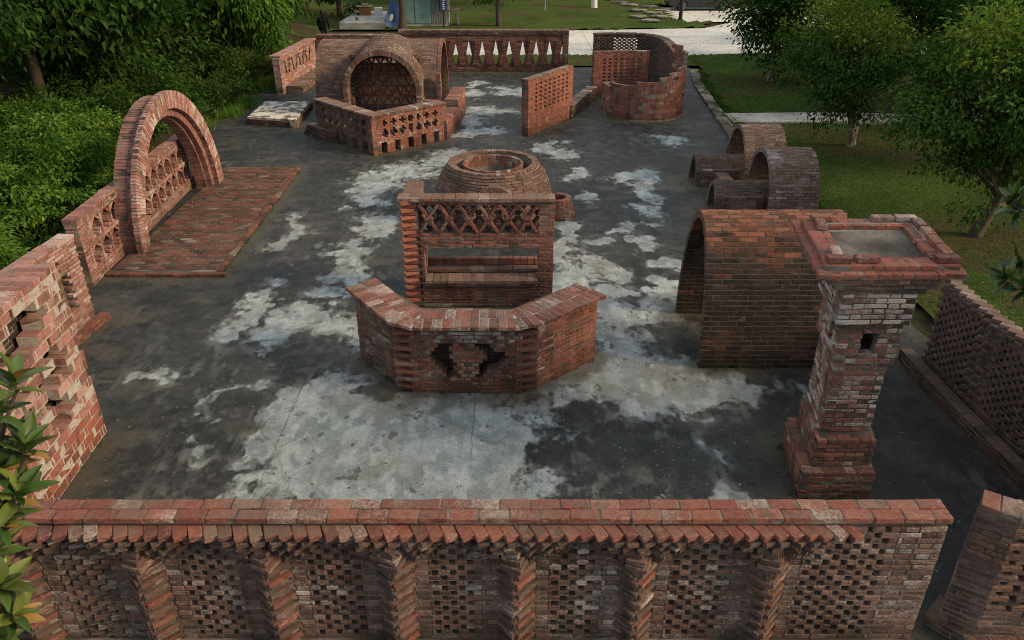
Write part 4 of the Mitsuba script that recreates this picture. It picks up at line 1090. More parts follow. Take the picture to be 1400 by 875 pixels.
# drum of bricks on edge, its top winding up
k_dr = thing('brick_drum', 'round brick drum with big bricks whose broken top edge winds up like a spiral', 'drum')
dr_ = Holder(k_dr, style=0, white=.36, tone=(.3, 1.0))
DC, DR = np.array([4.45, 26.70]), 1.37
def drtop(a):   # a from pi (left) through the front (1.5 pi) to 2 pi (right)
    f = (a - math.pi) / math.pi
    return float(np.interp(f, [-.35, 0, .25, .55, .72, .86, .95, 1.08, 1.2], [.75, .98, 1.10, 1.30, 1.50, 1.72, 1.95, 2.08, 2.1]))
for k in range(17):
    z = k * .125
    a = math.pi * .70 + (k % 2) * .11; i = k
    while a < math.pi * 2.16:
        l = .25 if i % 2 else (.25 if k % 3 else .12); da = l / DR; m = a + da / 2; i += 1
        if drtop(m) > z + .07 and not (abs(m - 5.48) < .09 and abs(z - 1.25) < .07) and not (abs(m - 5.93) < .07 and 1.55 < z < 1.7) and not (abs(m - 5.80) < .07 and abs(z - 1.5) < .03):
            t = np.array([-math.sin(m), math.cos(m), 0]); n = np.array([math.cos(m), math.sin(m), 0])
            c = np.array([DC[0], DC[1], z + .0675]) + n * (DR - .115 / 2)
            dr_.brick(c + n * U(-.006, .006), np.stack([t, n, [0, 0, 1]], 1), [l - .012, .115, .115], jr=.01)
            dr_.mbox(c + [0, 0, -.005], np.stack([t, n, [0, 0, 1]], 1), [l, .100, .127])
        a += da
dr_.extra.append(trimesh.creation.annulus(DR - .12, DR + .035, .05, sections=64).apply_translation([DC[0], DC[1], .015]))
k_cv = thing('curved_pierced_wall', 'tall dark curved brick wall with staggered pinholes sweeping round behind the drum', 'wall')
cv = Holder(k_cv, style=4, white=.18, tone=(.0, .7))
CVP = Path([(3.40, 33.2), (4.3, 33.4), (5.1, 33.3), (5.65, 32.8), (5.88, 32.0), (5.90, 31.0), (5.86, 29.8), (5.78, 28.6), (5.66, 27.5)])
CVs = [CVP.at(s_)[0] for s_ in np.linspace(0, CVP.L, 60)]
CVP = Path(CVs)
for k in range(26):
    f = lambda m: 1
    lo = 3.2
    course(cv, CVP, 0, CVP.L, k * CP, .23, (.25,), (k % 2) * .125) if (k < 5 or k > 23) else (course(cv, CVP, 0, lo, k * CP, .22, (.20,), (k % 2) * .10, gap=.075), course(cv, CVP, lo, CVP.L, k * CP, .23, (.25,), (k % 2) * .125))
cvc = Holder(k_cv + '__coping', style=4, white=.3, tone=(.2, .8), mname='')
course(cvc, CVP, 0, CVP.L, 26 * CP, .34, (.125,), 0, d0=-.05)
finish_bricks()
# ------------------------------------------------------------------ foliage
def unit(v): return v / (np.linalg.norm(v, axis=-1, keepdims=True) + 1e-9)
def leaf_cloud(P, N, D, L, W, tone, style, fold=.25, fine=False):
    """folded leaves: P base points, N normals, D directions; all (n, 3); sizes and tones per leaf"""
    n = len(P); D = unit(D); N = unit(N - (N * D).sum(1, keepdims=True) * D); B = np.cross(D, N)
    L, W = np.broadcast_to(L, n)[:, None], np.broadcast_to(W, n)[:, None]
    if fine:
        V = np.stack([P, P + D * L * .38 + B * W * .5 + N * W * fold, P + D * L * .40 - N * L * .02, P + D * L * .38 - B * W * .5 + N * W * fold, P + D * L - N * L * .16], 1)
        F = np.array([[0, 2, 1], [0, 3, 2], [1, 2, 4], [2, 3, 4]])
    else:
        V = np.stack([P, P + D * L * .42 + B * W * .5 + N * W * fold, P + D * L - N * L * .1, P + D * L * .42 - B * W * .5 + N * W * fold], 1)
        F = np.array([[0, 2, 1], [0, 3, 2]])
    k = V.shape[1]
    F = (F[None] + (np.arange(n) * k)[:, None, None]).reshape(-1, 3)
    uv = np.repeat(np.column_stack([style + np.clip(tone, .01, .98), rng.uniform(0, 1, n)]), k, 0)
    return V.reshape(-1, 3), F, uv
def merge(parts):
    V, F, UV, o = [], [], [], 0
    for v, f, u in parts: V.append(v); F.append(f + o); UV.append(u); o += len(v)
    return np.vstack(V), np.vstack(F), np.vstack(UV)
def clumps(center, radii, n, shell=.45, low=-1.0):
    """clump centres in an uneven ellipsoid"""
    out = []
    while len(out) < n:
        d = unit(rng.normal(0, 1, 3))
        if d[2] < low: continue
        r = rng.uniform(shell ** 3, 1) ** (1 / 3) * (.80 + .32 * math.sin(3.1 * d[0] + 5 * d[1] + center[0]) * math.cos(2.7 * d[2] + center[1]) + U(-.16, .24))
        out.append(np.array(center) + d * r * np.array(radii))
    return np.array(out)
def crown(center, radii, ncl, per, L, style, tone=(.2, .8), droop=.4, cr=.24, W=.5, shell=.45, fine=False, styles=None, low=-1.0, cl=None, flat=.6):
    cl = clumps(center, radii, ncl, shell, low) if cl is None else cl
    parts = []
    for c in cl:
        sc = U(.5, 1.7); k = max(5, int(per * sc * U(.6, 1.2))); rad = np.mean(radii) * cr * sc ** .6
        off = rng.normal(0, .5, (k, 3)) * rad * np.array([1, 1, flat]); P = c + off
        out = unit(c - np.array(center)) ; N = unit(np.array([0, 0, .8]) + .4 * out + rng.normal(0, .45, (k, 3)))
        D = unit(off) * .8 + out * .5 + rng.normal(0, .5, (k, 3)); D[:, 2] -= droop
        ct = U(*tone); st = style
        if styles: st = styles(c)
        l = L * rng.uniform(.6, 1.25, k)
        parts.append(leaf_cloud(P, N, D, l, l * W, ct + rng.normal(0, .16, k), st, fine=fine))
    return merge(parts), cl
def limbs(base, cl, r0, frac=.35, lean=(0, 0), n=9, fork=.35):
    top = cl.mean(0); base = np.array(base, float); H = top[2] - base[2]
    f = base + np.array([lean[0], lean[1], H * fork]); ms = [tube([base - [0, 0, .2], base + [0, 0, .08], base * .5 + f * .5 + rng.normal(0, .03, 3), f], [r0 * 1.35, r0 * 1.08, r0 * .9, r0 * .8], 9)]
    idx = rng.choice(len(cl), min(n, len(cl)), replace=False)
    for i in idx:
        e = cl[i]; m = f * .5 + e * .5 + np.array([0, 0, .12 * H * U(.2, 1)])
        ms.append(tube([f - [0, 0, .05], f * .7 + m * .3, m, e], [r0 * .62, r0 * .5, r0 * .3, r0 * .08], 6))
    return cat(*ms)
def tree(label, base, center, radii, ncl, per, L, style, r0=.12, bark='bark_material', group=None, name='tree', catn='tree', n=9, fork=.35, lean=(0, 0), second=None, **kw):
    k = thing(name, label, catn, group)
    (V, F, uv), cl = crown(center, radii, ncl, per, L, style, **kw)
    tr = limbs(base, cl, r0, n=n, fork=fork, lean=lean)
    if second: tr = cat(tr, limbs(second, cl, r0 * .8, n=5, fork=fork))
    scene[k + '__trunk'] = mikit.ply(tr, bark, smooth=True)
    scene[k + '__crown'] = mikit.ply((V, F), 'leaf_material', uv=uv)
    return k
gold = lambda zt: (lambda c: 2 if c[2] + U(-.5, .5) > zt else 0)  # new-growth tint on high clumps, with light from above put into its colour
# right side
tree('dark evergreen tree with a pale slim trunk by the road, beyond the drum', (10.3, 31.6, .1), (10.3, 31.4, 2.75), (2.25, 2.0, 2.1), 120, 60, .20, 0, r0=.10, bark='pale_bark_material', tone=(.1, .6), styles=lambda c: 0)
tree('rounded tree with yellow-green top and forked trunk standing just past the garden path', (9.72, 21.9, .1), (9.15, 21.9, 2.75), (1.9, 1.9, 1.75), 210, 75, .12, 0, r0=.085, bark='pale_bark_material', tone=(.15, .8), styles=gold(3.0), second=(9.86, 22.0, .1), fork=.22, cr=.2)
tree('leaning tree with yellow-green top shoots on the lawn nearest the chimney', (9.66, 14.98, .1), (9.55, 15.2, 3.1), (2.15, 1.9, 1.8), 230, 75, .12, 0, r0=.13, tone=(.1, .7), styles=gold(3.7), lean=(.35, .1), fork=.3, cr=.2)
tree('dark tree filling the gap between the two yellow-topped trees', (12.6, 25.8, .2), (12.0, 25.6, 3.3), (2.4, 2.2, 2.4), 150, 70, .17, 0, r0=.15, tone=(.05, .4))
tree('dark tree behind the others in the upper right corner', (13.5, 19.5, .2), (13.2, 19.6, 4.0), (2.6, 2.4, 2.6), 160, 70, .17, 0, r0=.16, tone=(.05, .45))
GB = 'dark trees massed behind the lawn at the right'
RL = ['dark tree in the second row right of the path, level with the drum', 'dark tree standing closest behind the slim pale-trunked tree by the road', 'dark tree far behind, between the path and the road at the right', 'dark tree beyond the garden path in the upper right', 'farthest dark tree of the right-hand mass']
for i, (b, c, r) in enumerate((((16, 29, .3), (15.5, 29, 4.0), (3.0, 2.6, 3.0)), ((14.5, 36.0, .3), (14.6, 36.0, 3.6), (2.6, 2.4, 3.0)), ((20, 33, .4), (20, 33, 4.5), (3.2, 3.0, 3.4)), ((19, 24, .4), (18.4, 24.4, 4.2), (3.0, 2.8, 3.4)), ((24, 40, .4), (24, 40, 4.5), (3.6, 3.2, 3.8)))):
    tree(RL[i], b, c, r, 110, 60, .24, 0, r0=.17, tone=(.05, .5), group=GB)
# beyond the road
tree('slim dark trunked tree beyond the road, behind the middle of the back wall', (-.78, 48.6, .1), (-1.2, 48.8, 3.6), (2.6, 2.2, 1.9), 90, 45, .2, 0, r0=.17, tone=(.1, .6), fork=.5)
tree('tree with a thick bare trunk in front of the teal hut', (-6.38, 47.4, .1), (-5.6, 47.4, 3.7), (2.2, 1.8, 1.75), 70, 45, .22, 1, r0=.22, tone=(.2, .7), fork=.6, low=-.8)
tree('young sapling with a thin pale stem in the far grass', (2.2, 55.1, .1), (2.3, 55.1, 4.3), (1.0, 1.0, 1.6), 30, 30, .2, 1, r0=.06, bark='pale_bark_material', fork=.6)
tree('tree with a pale painted trunk in the far grass near the stepping stones', (5.7, 57.2, .1), (5.7, 57.2, 5.6), (2.0, 2.0, 1.8), 50, 40, .22, 0, r0=.21, bark='white_paint', fork=.6)
GF = 'leafy trees at the far edge of the meadow'
FL = ['leafy tree of the far row, right behind the hut', 'leafy tree of the far row, in the middle behind the slim dark trunk', 'leafy tree of the far row, behind the concrete slab', 'leafy tree just behind the wooden cabinet, left of the hut', 'far leafy tree beyond the thin sapling', 'far leafy tree beyond the stepping stones', 'far leafy tree behind the parked car', 'leafy tree of the far row, left of the person', 'leftmost leafy tree of the far row', 'rightmost leafy tree of the far row']
for i, (x, y) in enumerate(((-6, 60), (-1, 66), (-14, 56), (-11, 52.5), (3.5, 70), (10, 74), (18, 70), (-20, 50), (-24, 60), (27, 60))):
    tree(FL[i], (x, y, .2), (x, y, 3.4), (2.8, 2.5, 2.9), 70, 45, .3, 0, r0=.2, tone=(.1, .6), group=GF)
# left side: overhanging trees and the bright shrubs under them
tree('tree with drooping light green leaves overhanging the diamond wall', (-12.2, 35.5, .2), (-10.7, 33.4, 3.1), (2.2, 2.6, 2.3), 170, 55, .30, 1, r0=.2, tone=(.05, .55), droop=1.1, W=.36, fine=True)
tree('tall bare-trunked tree with dark hanging leaves, left of the vaulted shelter', (-12.0, 34.0, .2), (-12.6, 30.5, 4.4), (3.0, 3.2, 2.0), 120, 45, .30, 0, r0=.2, tone=(.02, .45), droop=.9, W=.5, fine=True, fork=.6)
tree('tree with big hanging pointed leaves above the tall arch', (-13.2, 22.0, .3), (-11.9, 22.2, 4.6), (2.9, 3.0, 1.9), 150, 45, .27, 0, r0=.18, tone=(.05, .65), droop=.9, W=.55, fine=True, fork=.6)
tree('big-leaved tree at the upper left corner of the photo', (-14.5, 17.5, .3), (-12.9, 18.0, 4.5), (2.6, 2.8, 1.9), 140, 45, .24, 0, r0=.18, tone=(.05, .6), droop=.7, W=.5, fine=True, fork=.6)
GD = 'dense dark trees on the bank at the left'
DL = ['dark tree on the bank level with the rendered slab', 'dark tree on the bank level with the tall arch', 'dark tree on the bank level with the vaulted shelter', 'dark tree nearest behind the drooping light green tree', 'dark tree high on the bank far behind the shelter', 'dark tree left of the person, beyond the bank', 'dark tree highest up the bank at the left edge']
for i, (b, c, r) in enumerate((((-16, 27, .5), (-15.6, 27, 3.6), (3.2, 3.0, 3.0)), ((-17, 20, .5), (-16.8, 20.5, 3.4), (3.0, 3.0, 3.0)), ((-16.5, 34, .5), (-16.4, 34, 3.8), (3.4, 3.0, 3.4)), ((-15, 40.5, .5), (-15.4, 41.5, 3.8), (3.2, 3.0, 3.2)), ((-21, 38, .8), (-21, 38, 4.5), (4, 3.6, 3.8)), ((-19.5, 46, .5), (-18.5, 47, 4.2), (3.6, 3.2, 3.8)), ((-21, 29, .8), (-21, 29, 4.5), (4, 3.6, 3.8)), ((-13.5, 29, .4), (-13.2, 28.2, 2.3), (2.4, 2.2, 2.2)), ((-12.6, 25, .4), (-12.9, 24.6, 2.4), (2.0, 2.0, 2.0)), ((-13.5, 37.5, .4), (-13.2, 37.6, 2.4), (2.4, 2.2, 2.2)))):
    tree((DL + ['low dark tree right behind the rendered slab', 'low dark tree between the arch and the slab', 'low dark tree behind the diamond wall'])[i], b, c, r, 120, 60, .22, 0, r0=.17, tone=(.05, .6), group=GD)
def shrub(label, c, r, ncl, per, L, style, tone, group=None, **kw):
    k = thing('shrub', label, 'shrub', group)
    (V, F, uv), cl = crown(c, r, ncl, per, L, style, tone=tone, low=-.5, **kw)
    st = cat(*[tube([[c[0] + U(-.2, .2), c[1] + U(-.2, .2), -.05], (np.array([c[0], c[1], .2]) + q_) / 2, q_], [.03, .022, .006], 5) for q_ in cl[::max(1, len(cl) // 9)]])
    scene[k + '__stem'] = mikit.ply(st, 'bark_material', smooth=True)
    scene[k + '__foliage'] = mikit.ply((V, F), 'leaf_material', uv=uv)
GS = 'bright green shrubs crowded along the left of the yard'
for i, (x, y, h, r) in enumerate(((-9.6, 11.6, 1.3, 1.25), (-10.3, 13.9, 1.75, 1.5), (-9.75, 16.2, 1.7, 1.3), (-11.9, 15.6, 2.0, 1.6), (-12.4, 12.6, 1.8, 1.6), (-10.9, 18.4, 1.9, 1.4), (-9.4, 14.4, 1.2, 1.0), (-13.6, 18.6, 2.2, 1.6), (-11.2, 10.2, 1.4, 1.3))):
    shrub(['bright green shrub behind the near end of the honeycomb wall', 'bright green shrub behind the honeycomb wall, left of the arch foot', 'bright green shrub standing just behind the tall arch', 'tall bright green shrub in the second row level with the arch', 'bright green shrub at the left edge in the second row', 'bright green shrub right of the arch top, last in its row', 'smallest bright green shrub, close against the honeycomb wall', 'tallest bright green shrub, farthest up the bank', 'bright green shrub nearest the pale brick wall'][i], (x, y, h * .62), (r, r, h * .68), 120, 90, .115, 1, (.0, .75), group=GS, cr=.2, droop=.5, W=.42, flat=.4)
for lab, (x, y, h, r), s in (('dull green shrub in the shade right of the tall arch', (-10.8, 21.5, 1.5, 1.2), 0), ('dark ivy-like shrub between the arch and the rendered slab', (-10.6, 24.2, 1.6, 1.3), 0), ('low weedy shrub at the foot of the bank behind the rendered slab', (-10.3, 27.4, 1.0, 1.1), 0), ('dark shrub under the trees beside the diamond wall', (-10.9, 30.4, 1.5, 1.4), 0), ('dark shrub up the bank behind the low weedy one', (-12.2, 26.6, 1.7, 1.6), 0), ('dark shrub up the bank right of the arch', (-12.6, 21.0, 1.9, 1.7), 0), ('yellowish weedy shrub behind the near end of the honeycomb wall', (-8.9, 11.0, .7, .8), 2)):
    shrub(lab, (x, y, h * .55), (r, r, h * .6), 60, 60, .12, s, (.1, .7), cr=.22)
# weeds along the walls and grass blades, nobody could count them
def blades(n, sampler, h, style, tone, wd=.010):
    P = sampler(n); D = unit(np.column_stack([rng.normal(0, .35, (n, 2)), np.ones(n)])); hh = h * rng.uniform(.4, 1.3, n)[:, None]
    S = unit(np.column_stack([rng.normal(0, 1, (n, 2)), np.zeros(n)])) * wd
    V = np.stack([P - S, P + S, P + D * hh], 1).reshape(-1, 3); F = np.arange(3 * n).reshape(-1, 3)
    return V, F, np.repeat(np.column_stack([style + np.clip(rng.uniform(*tone, n), .01, .98), rng.uniform(0, 1, n)]), 3, 0)
def lawn_pts(n):
    y = 6 + 32 * rng.uniform(0, 1, n) ** 1.2; x = edge_x(y) + .5 + rng.uniform(0, 1, n) ** 1.3 * 9
    ok = np.abs(y - path_y(x)) > .7; x, y = x[ok], y[ok]
    i = rng.integers(0, len(x), n); x, y = x[i] + rng.normal(0, .02, n), y[i] + rng.normal(0, .02, n)
    return np.column_stack([x, y, lawn_z(x, y) - .01])
def edge_pts(n):
    y = 12 + 22 * rng.uniform(0, 1, n); x = edge_x(y) + .42 + rng.normal(0, .07, n) + .10 * np.sin(y * 3.1) + .06 * np.sin(y * 7.7)
    return np.column_stack([x, y, np.full(n, .05)])
V, F, uv = blades(16000, edge_pts, .09, 0, (.2, .95)); scene['edge_grass'] = mikit.ply((V, F), 'leaf_material', uv=uv)
labels['edge_grass'] = {'label': 'ragged grass fringe growing over the kerb stones', 'category': 'grass', 'kind': 'stuff'}
V, F, uv = blades(70000, lawn_pts, .06, 0, (.2, .95)); scene['lawn_grass'] = mikit.ply((V, F), 'leaf_material', uv=uv)
labels['lawn_grass'] = {'label': 'short green grass of the lawn at the right', 'category': 'grass', 'kind': 'stuff'}
def weed_pts(n):
    i = rng.integers(0, 60, n); cx = -9.3 - rng.uniform(0, 1, 60) ** 2 * 3; cy = 8 + rng.uniform(0, 1, 60) * 24
    return np.column_stack([cx[i] + rng.normal(0, .22, n), cy[i] + rng.normal(0, .3, n), np.zeros(n)])
V, F, uv = blades(14000, weed_pts, .34, 1, (.1, .9), .012); scene['weeds'] = mikit.ply((V, F), 'leaf_material', uv=uv)
labels['weeds'] = {'label': 'weeds and tall grass on the bank behind the left walls', 'category': 'weeds', 'kind': 'stuff'}
n = 1500; y = 11 + 27 * rng.uniform(0, 1, n); x = edge_x(y) + .6 + rng.uniform(0, 1, n) * 6.5
V, F, uv = leaf_cloud(np.column_stack([x, y, lawn_z(x, y) + .035]), unit(np.array([0, 0, 1.]) + rng.normal(0, .3, (n, 3))), unit(rng.normal(0, 1, (n, 3)) * (1, 1, .2)), .07, .04, rng.uniform(.5, 1, n), 4)
scene['fallen_leaves'] = mikit.ply((V, F), 'leaf_material', uv=uv); labels['fallen_leaves'] = {'label': 'scattered fallen leaves on the lawn', 'category': 'leaves', 'kind': 'stuff'}

def feet_pts(n, spread, front=0.0):
    F_ = np.array(FEET); w = np.hypot(F_[:, 2] - F_[:, 0], F_[:, 3] - F_[:, 1]) + 2 * F_[:, 4]; i = rng.choice(len(F_), n, p=w / w.sum()); f = F_[i]
    t = rng.uniform(0, 1, n); a = rng.uniform(0, 2 * math.pi, n); off = f[:, 4] + np.abs(rng.normal(0, spread, n)) + front
    return np.column_stack([f[:, 0] + (f[:, 2] - f[:, 0]) * t + np.cos(a) * off, f[:, 1] + (f[:, 3] - f[:, 1]) * t + np.sin(a) * off, np.full(n, .006)])
n = 900; Pl = np.vstack([feet_pts(600, .35), np.column_stack([rng.uniform(-6.5, 5.5, 300), rng.uniform(6, 33, 300), np.full(300, .006)])])
V, F, uv = leaf_cloud(Pl, unit(np.array([0, 0, 1.]) + rng.normal(0, .35, (n, 3))), unit(rng.normal(0, 1, (n, 3)) * (1, 1, .15)), rng.uniform(.03, .075, n), .025, rng.uniform(.55, 1, n), 4)
scene['leaf_litter'] = mikit.ply((V, F), 'leaf_material', uv=uv); labels['leaf_litter'] = {'label': 'dry leaves and bits blown over the yard and along the walls', 'category': 'leaves', 'kind': 'stuff'}
V, F, uv = blades(3500, lambda n: np.repeat(feet_pts(n // 7 + 1, .03, .03), 7, 0)[:n] + np.column_stack([rng.normal(0, .02, (n, 2)), np.zeros(n)]), .07, 0, (.1, .8), .006)
scene['crack_weeds'] = mikit.ply((V, F), 'leaf_material', uv=uv); labels['crack_weeds'] = {'label': 'tiny weeds sprouting where the walls meet the yard', 'category': 'weeds', 'kind': 'stuff'}

# ------------------------------------------------------------------ the two magnolias that reach into the picture
def big_leaf(base, d, n, L, W, curl):
    d = d / np.linalg.norm(d); n = n - d * (n @ d); n /= np.linalg.norm(n); b = np.cross(d, n); V, F = [], []
    for i in range(8):
        t = i / 7; w = W * .5 * math.sin(math.pi * min(1, t * .92 + .06)) ** .75 * (1 - .25 * t)
        c = base + d * L * t - n * curl * L * t * t
        for j in (-1, -.5, 0, .5, 1): V.append(c + b * w * j + n * (abs(j) * w * .42 - (.004 if j == 0 else 0)))
    for i in range(7):
        for j in range(4):
            a = i * 5 + j; F += [[a, a + 5, a + 1], [a + 1, a + 5, a + 6]]
    return trimesh.Trimesh(V, F, process=False)
def magnolia(label, base, tips, fork, L0, tones, bark='bark_material', body=None):
    k = thing('magnolia_tree', label, 'tree')
    ms = [tube([base, np.array(base) * .5 + np.array(fork) * .5 + [.05, .03, 0], fork], [.10, .08, .06], 8)]
    for tp in tips:
        tp = np.array(tp, float); ms.append(tube([fork, np.array(fork) * .45 + tp * .55 + [0, 0, -.12], tp + [0, 0, -.06], tp], [.035, .018, .009, .006], 6))
        ax = unit(tp - np.array(fork) + np.array([0, 0, .5])); a0 = U(0, 6); nl = int(U(11, 16))
        for j in range(nl):
            a = a0 + j * 2.4; e1 = unit(np.cross(ax, [.3, .9, .2])); e2 = np.cross(ax, e1)
            side = e1 * math.cos(a) + e2 * math.sin(a); open_ = .45 + .95 * j / nl
            d = ax * math.cos(open_) + side * math.sin(open_) + np.array([0, 0, -.12 * (j / nl)]); nn = ax * math.sin(open_) - side * math.cos(open_)
            L = L0 * U(.65, 1.15); m = big_leaf(tp - ax * .05 * (j / nl) * 1.5, d, nn, L, L * U(.38, .50), U(.05, .3))
            t = U(*tones) if U(0, 1) > .07 else .97
            kk = f'{k}__leaf'; i = 0
            while kk in scene: i += 1; kk = f'{k}__leaf_{i:03d}'
            scene[kk] = mikit.ply(m, 'waxy_leaf_material', smooth=True, uv=np.tile([[4 + min(t, .97), U(0, 1)]], (len(m.vertices), 1)))
    if body:
        (V, F, uv), cl = crown(body[0], body[1], 90, 40, .17, 4, tone=tones, W=.4, cr=.3, droop=.1, fine=True)
        ms += [tube([fork, (np.array(fork) + c) / 2 + [0, 0, .1], c], [.035, .02, .006], 5) for c in cl[::8]]
        scene[k + '__crown'] = mikit.ply((V, F), 'waxy_leaf_material', uv=uv)
    scene[k + '__trunk'] = mikit.ply(cat(*ms), bark, smooth=True)
magnolia('glossy broad-leaved magnolia branch reaching in at the lower left edge', (-3.55, 2.7, -.05), [(-2.70, 3.52, 3.86), (-2.80, 3.46, 3.72), (-2.66, 3.38, 3.52), (-2.80, 3.30, 3.42), (-2.70, 3.26, 3.30), (-2.78, 3.20, 3.16), (-2.86, 3.44, 3.60), (-2.78, 3.02, 2.86), (-2.72, 2.96, 2.70), (-2.82, 2.90, 2.60), (-2.84, 3.12, 3.0)], (-3.35, 2.95, 2.5), .19, (.1, .62), body=((-4.6, 2.3, 3.6), (1.2, 1.5, 1.4)))
magnolia('dark glossy magnolia sprays reaching in at the right edge above the curved wall', (7.9, 5.9, -.05), [(4.26, 6.21, 3.96), (4.34, 6.3, 3.86), (4.18, 5.91, 3.36), (4.34, 5.86, 3.28), (4.42, 6.1, 3.40), (4.9, 6.2, 3.9), (5.2, 5.8, 3.5), (5.6, 6.2, 4.1), (6.0, 5.7, 3.7), (6.4, 6.3, 4.3), (6.2, 6.6, 3.4), (7, 6, 4.2), (7.4, 6.8, 4.0)], (7.4, 5.9, 2.4), .19, (.05, .55), body=((8.9, 6.3, 4.3), (2.2, 2.6, 2.0)))

# ------------------------------------------------------------------ things beyond the road
k = thing('hut', 'small teal and grey panelled hut at the top of the photo behind the trunk', 'hut')
put(k + '__wall', box_mesh([-6.4, 48.75, .0], [-3.86, 51.0, 2.6]), 'grey_panel')
put(k + '__base', box_mesh([-6.45, 48.66, -.02], [-3.82, 51.05, .16]), 'concrete_material')
put(k + '__roof', rounded_box([-6.7, 48.3, 2.6], [-3.6, 51.3, 2.75], .03), 'roof_metal', smooth=30)
for x0, x1 in ((-6.34, -5.82), (-5.74, -4.84)):
    put(k + '__teal_panel', rounded_box([x0, 48.70, .22], [x1, 48.76, 2.4], .015), 'teal_panel', smooth=30)
for i in range(9):
    x = -4.76 + i * .098
    put(k + '__corrugation', rounded_box([x, 48.70, .2], [x + .075, 48.76, 1.42], .02), 'grey_panel', smooth=30)
put(k + '__upper_panel', rounded_box([-4.74, 48.69, 1.5], [-3.92, 48.76, 2.4], .015), 'teal_panel', smooth=30)
put(k + '__rail', box_mesh([-4.80, 48.66, 1.42], [-3.88, 48.76, 1.50]), 'grey_panel')
k = thing('sign_post', 'narrow dark blue banner sign on a black post beside the hut', 'sign')
put(k + '__post', trimesh.creation.cylinder(.045, 2.7, sections=12).apply_translation([-4.03, 48.3, 1.35]), 'black_metal', smooth=30)
put(k + '__banner', rounded_box([-4.20, 48.22, .98], [-3.80, 48.27, 2.6], .01), 'sign_blue', smooth=30)
put(k + '__edge_board', rounded_box([-4.27, 48.24, .92], [-4.20, 48.62, 2.6], .01), 'black_metal', smooth=30)
st = [box_mesh([-4.06 + U(-.03, .03), 48.214, 1.05 + .115 * i], [-3.94 + U(-.03, .03), 48.219, 1.09 + .115 * i]) for i in range(13)] + [box_mesh([-4.02 + U(-.04, .06), 48.213, 1.04 + .115 * i], [-3.99 + U(-.0, .06), 48.2185, 1.12 + .115 * i]) for i in range(12)]
scene[k + '__lettering'] = mikit.ply(cat(*st), 'white_paint'); labels[k + '__lettering'] = {'kind': 'stuff'}
k = thing('work_table', 'rickety pale wooden table standing right of the blue sign', 'table')
put(k + '__tabletop', rounded_box([-3.85, 49.3, .86], [-3.15, 49.8, .93], .015).apply_transform(trimesh.transformations.rotation_matrix(-.12, [0, 1, 0], [-3.5, 49.5, .9])), 'pale_wood')
for x, y, w in ((-3.72, 49.4, .04), (-3.34, 49.4, .09), (-3.7, 49.7, .04), (-3.3, 49.7, .04)):
    put(k + '__leg', tube([[x, y, .88], [x + .02, y, .45], [x + (.10 if w > .05 else .0), y, .02]], [w, w * .9, w], 7), 'pale_wood', smooth=True)
k = thing('concrete_plinth', 'low grey concrete slab standing on the ground left of the hut', 'slab')
put(k + '__body', rounded_box([-10.1, 47.6, -.02], [-7.5, 53.2, .42], .05), 'concrete_material', smooth=30)
put('white_box', rounded_box([-8.56, 51.0, .425], [-8.06, 51.4, .86], .03), 'white_paint', smooth=30, label='white plastic box standing on the far end of the concrete slab', cat='box'); USED.add('white_box')
k = thing('wooden_cabinet', 'orange-brown wooden cabinet on the concrete slab left of the white box', 'cabinet')
put(k + '__body', box_mesh([-9.5, 51.0, .425], [-8.82, 51.5, .90]), 'amber_wood')
put(k + '__top', rounded_box([-9.66, 50.9, .90], [-8.72, 51.6, .96], .015), 'pale_wood', smooth=30)
for i in range(4): put(k + '__board', box_mesh([-9.48 + i * .168, 50.975, .44], [-9.33 + i * .168, 51.0, .88]), 'amber_wood')
put('small_jar', trimesh.creation.revolve(np.array([[0, 0], [.09, 0], [.10, .08], [.07, .15], [.08, .17], [0, .17]]), sections=16).apply_translation([-9.2, 48.6, .42]), 'amber_wood', smooth=True, label='small brown jar on the front of the concrete slab', cat='jar'); USED.add('small_jar')
put('carton', rounded_box([-9.3, 51.05, .962], [-8.95, 51.4, 1.10], .01), 'pale_wood', label='small pale carton lying on the wooden cabinet', cat='box'); USED.add('carton')
sh = grid(-.42, .42, -.75, .75, .07, lambda X, Y: .05 * np.sin(7 * X + 2 * Y) + .06 * np.sin(4 * Y + 3 * X))
b2 = sh.copy(); b2.invert(); b2.apply_translation([0, 0, -.03]); sh = cat(sh, b2)
M4 = trimesh.transformations.euler_matrix(1.25, .38, .0); sh.apply_transform(M4); sh.apply_translation([-6.95, 48.25, .76])
k = thing('blue_sheet', 'crumpled blue plastic sheet with a pale patch leaning against the hut', 'sheet')
put(k + '__sheet', sh, 'blue_plastic', smooth=True)
pt = trimesh.creation.icosphere(2, .14); pt.apply_scale([.8, .12, 1.5]); pt.apply_transform(trimesh.transformations.rotation_matrix(.38, [0, 1, 0])); pt.apply_translation([-7.08, 48.03, .62])
put(k + '__pale_patch', pt, 'white_paint', smooth=True)
k = thing('lamp_post', 'dark round lamp post standing in the grass before the parked car', 'lamp post')
put(k + '__pole', tube([[10.56, 51.4, -.05], [10.56, 51.4, .3], [10.56, 51.4, 4.2]], [.16, .12, .085], 14), 'black_metal', smooth=30)
put(k + '__base', trimesh.creation.cylinder(.2, .12, sections=20).apply_translation([10.56, 51.4, .06]), 'black_metal', smooth=30)
put(k + '__lantern', trimesh.creation.revolve(np.array([[0, 0], [.13, 0], [.22, .4], [.26, .42], [.05, .58], [0, .6]]), sections=16).apply_translation([10.56, 51.4, 4.2]), 'black_metal', smooth=30)
GP = 'flat stepping stones in the far grass'; si = 0; SN = ['seventh', 'fifth', 'fourth', 'sixth and rightmost', 'first', 'third', 'ninth', 'eighth', 'tenth and farthest', 'second']
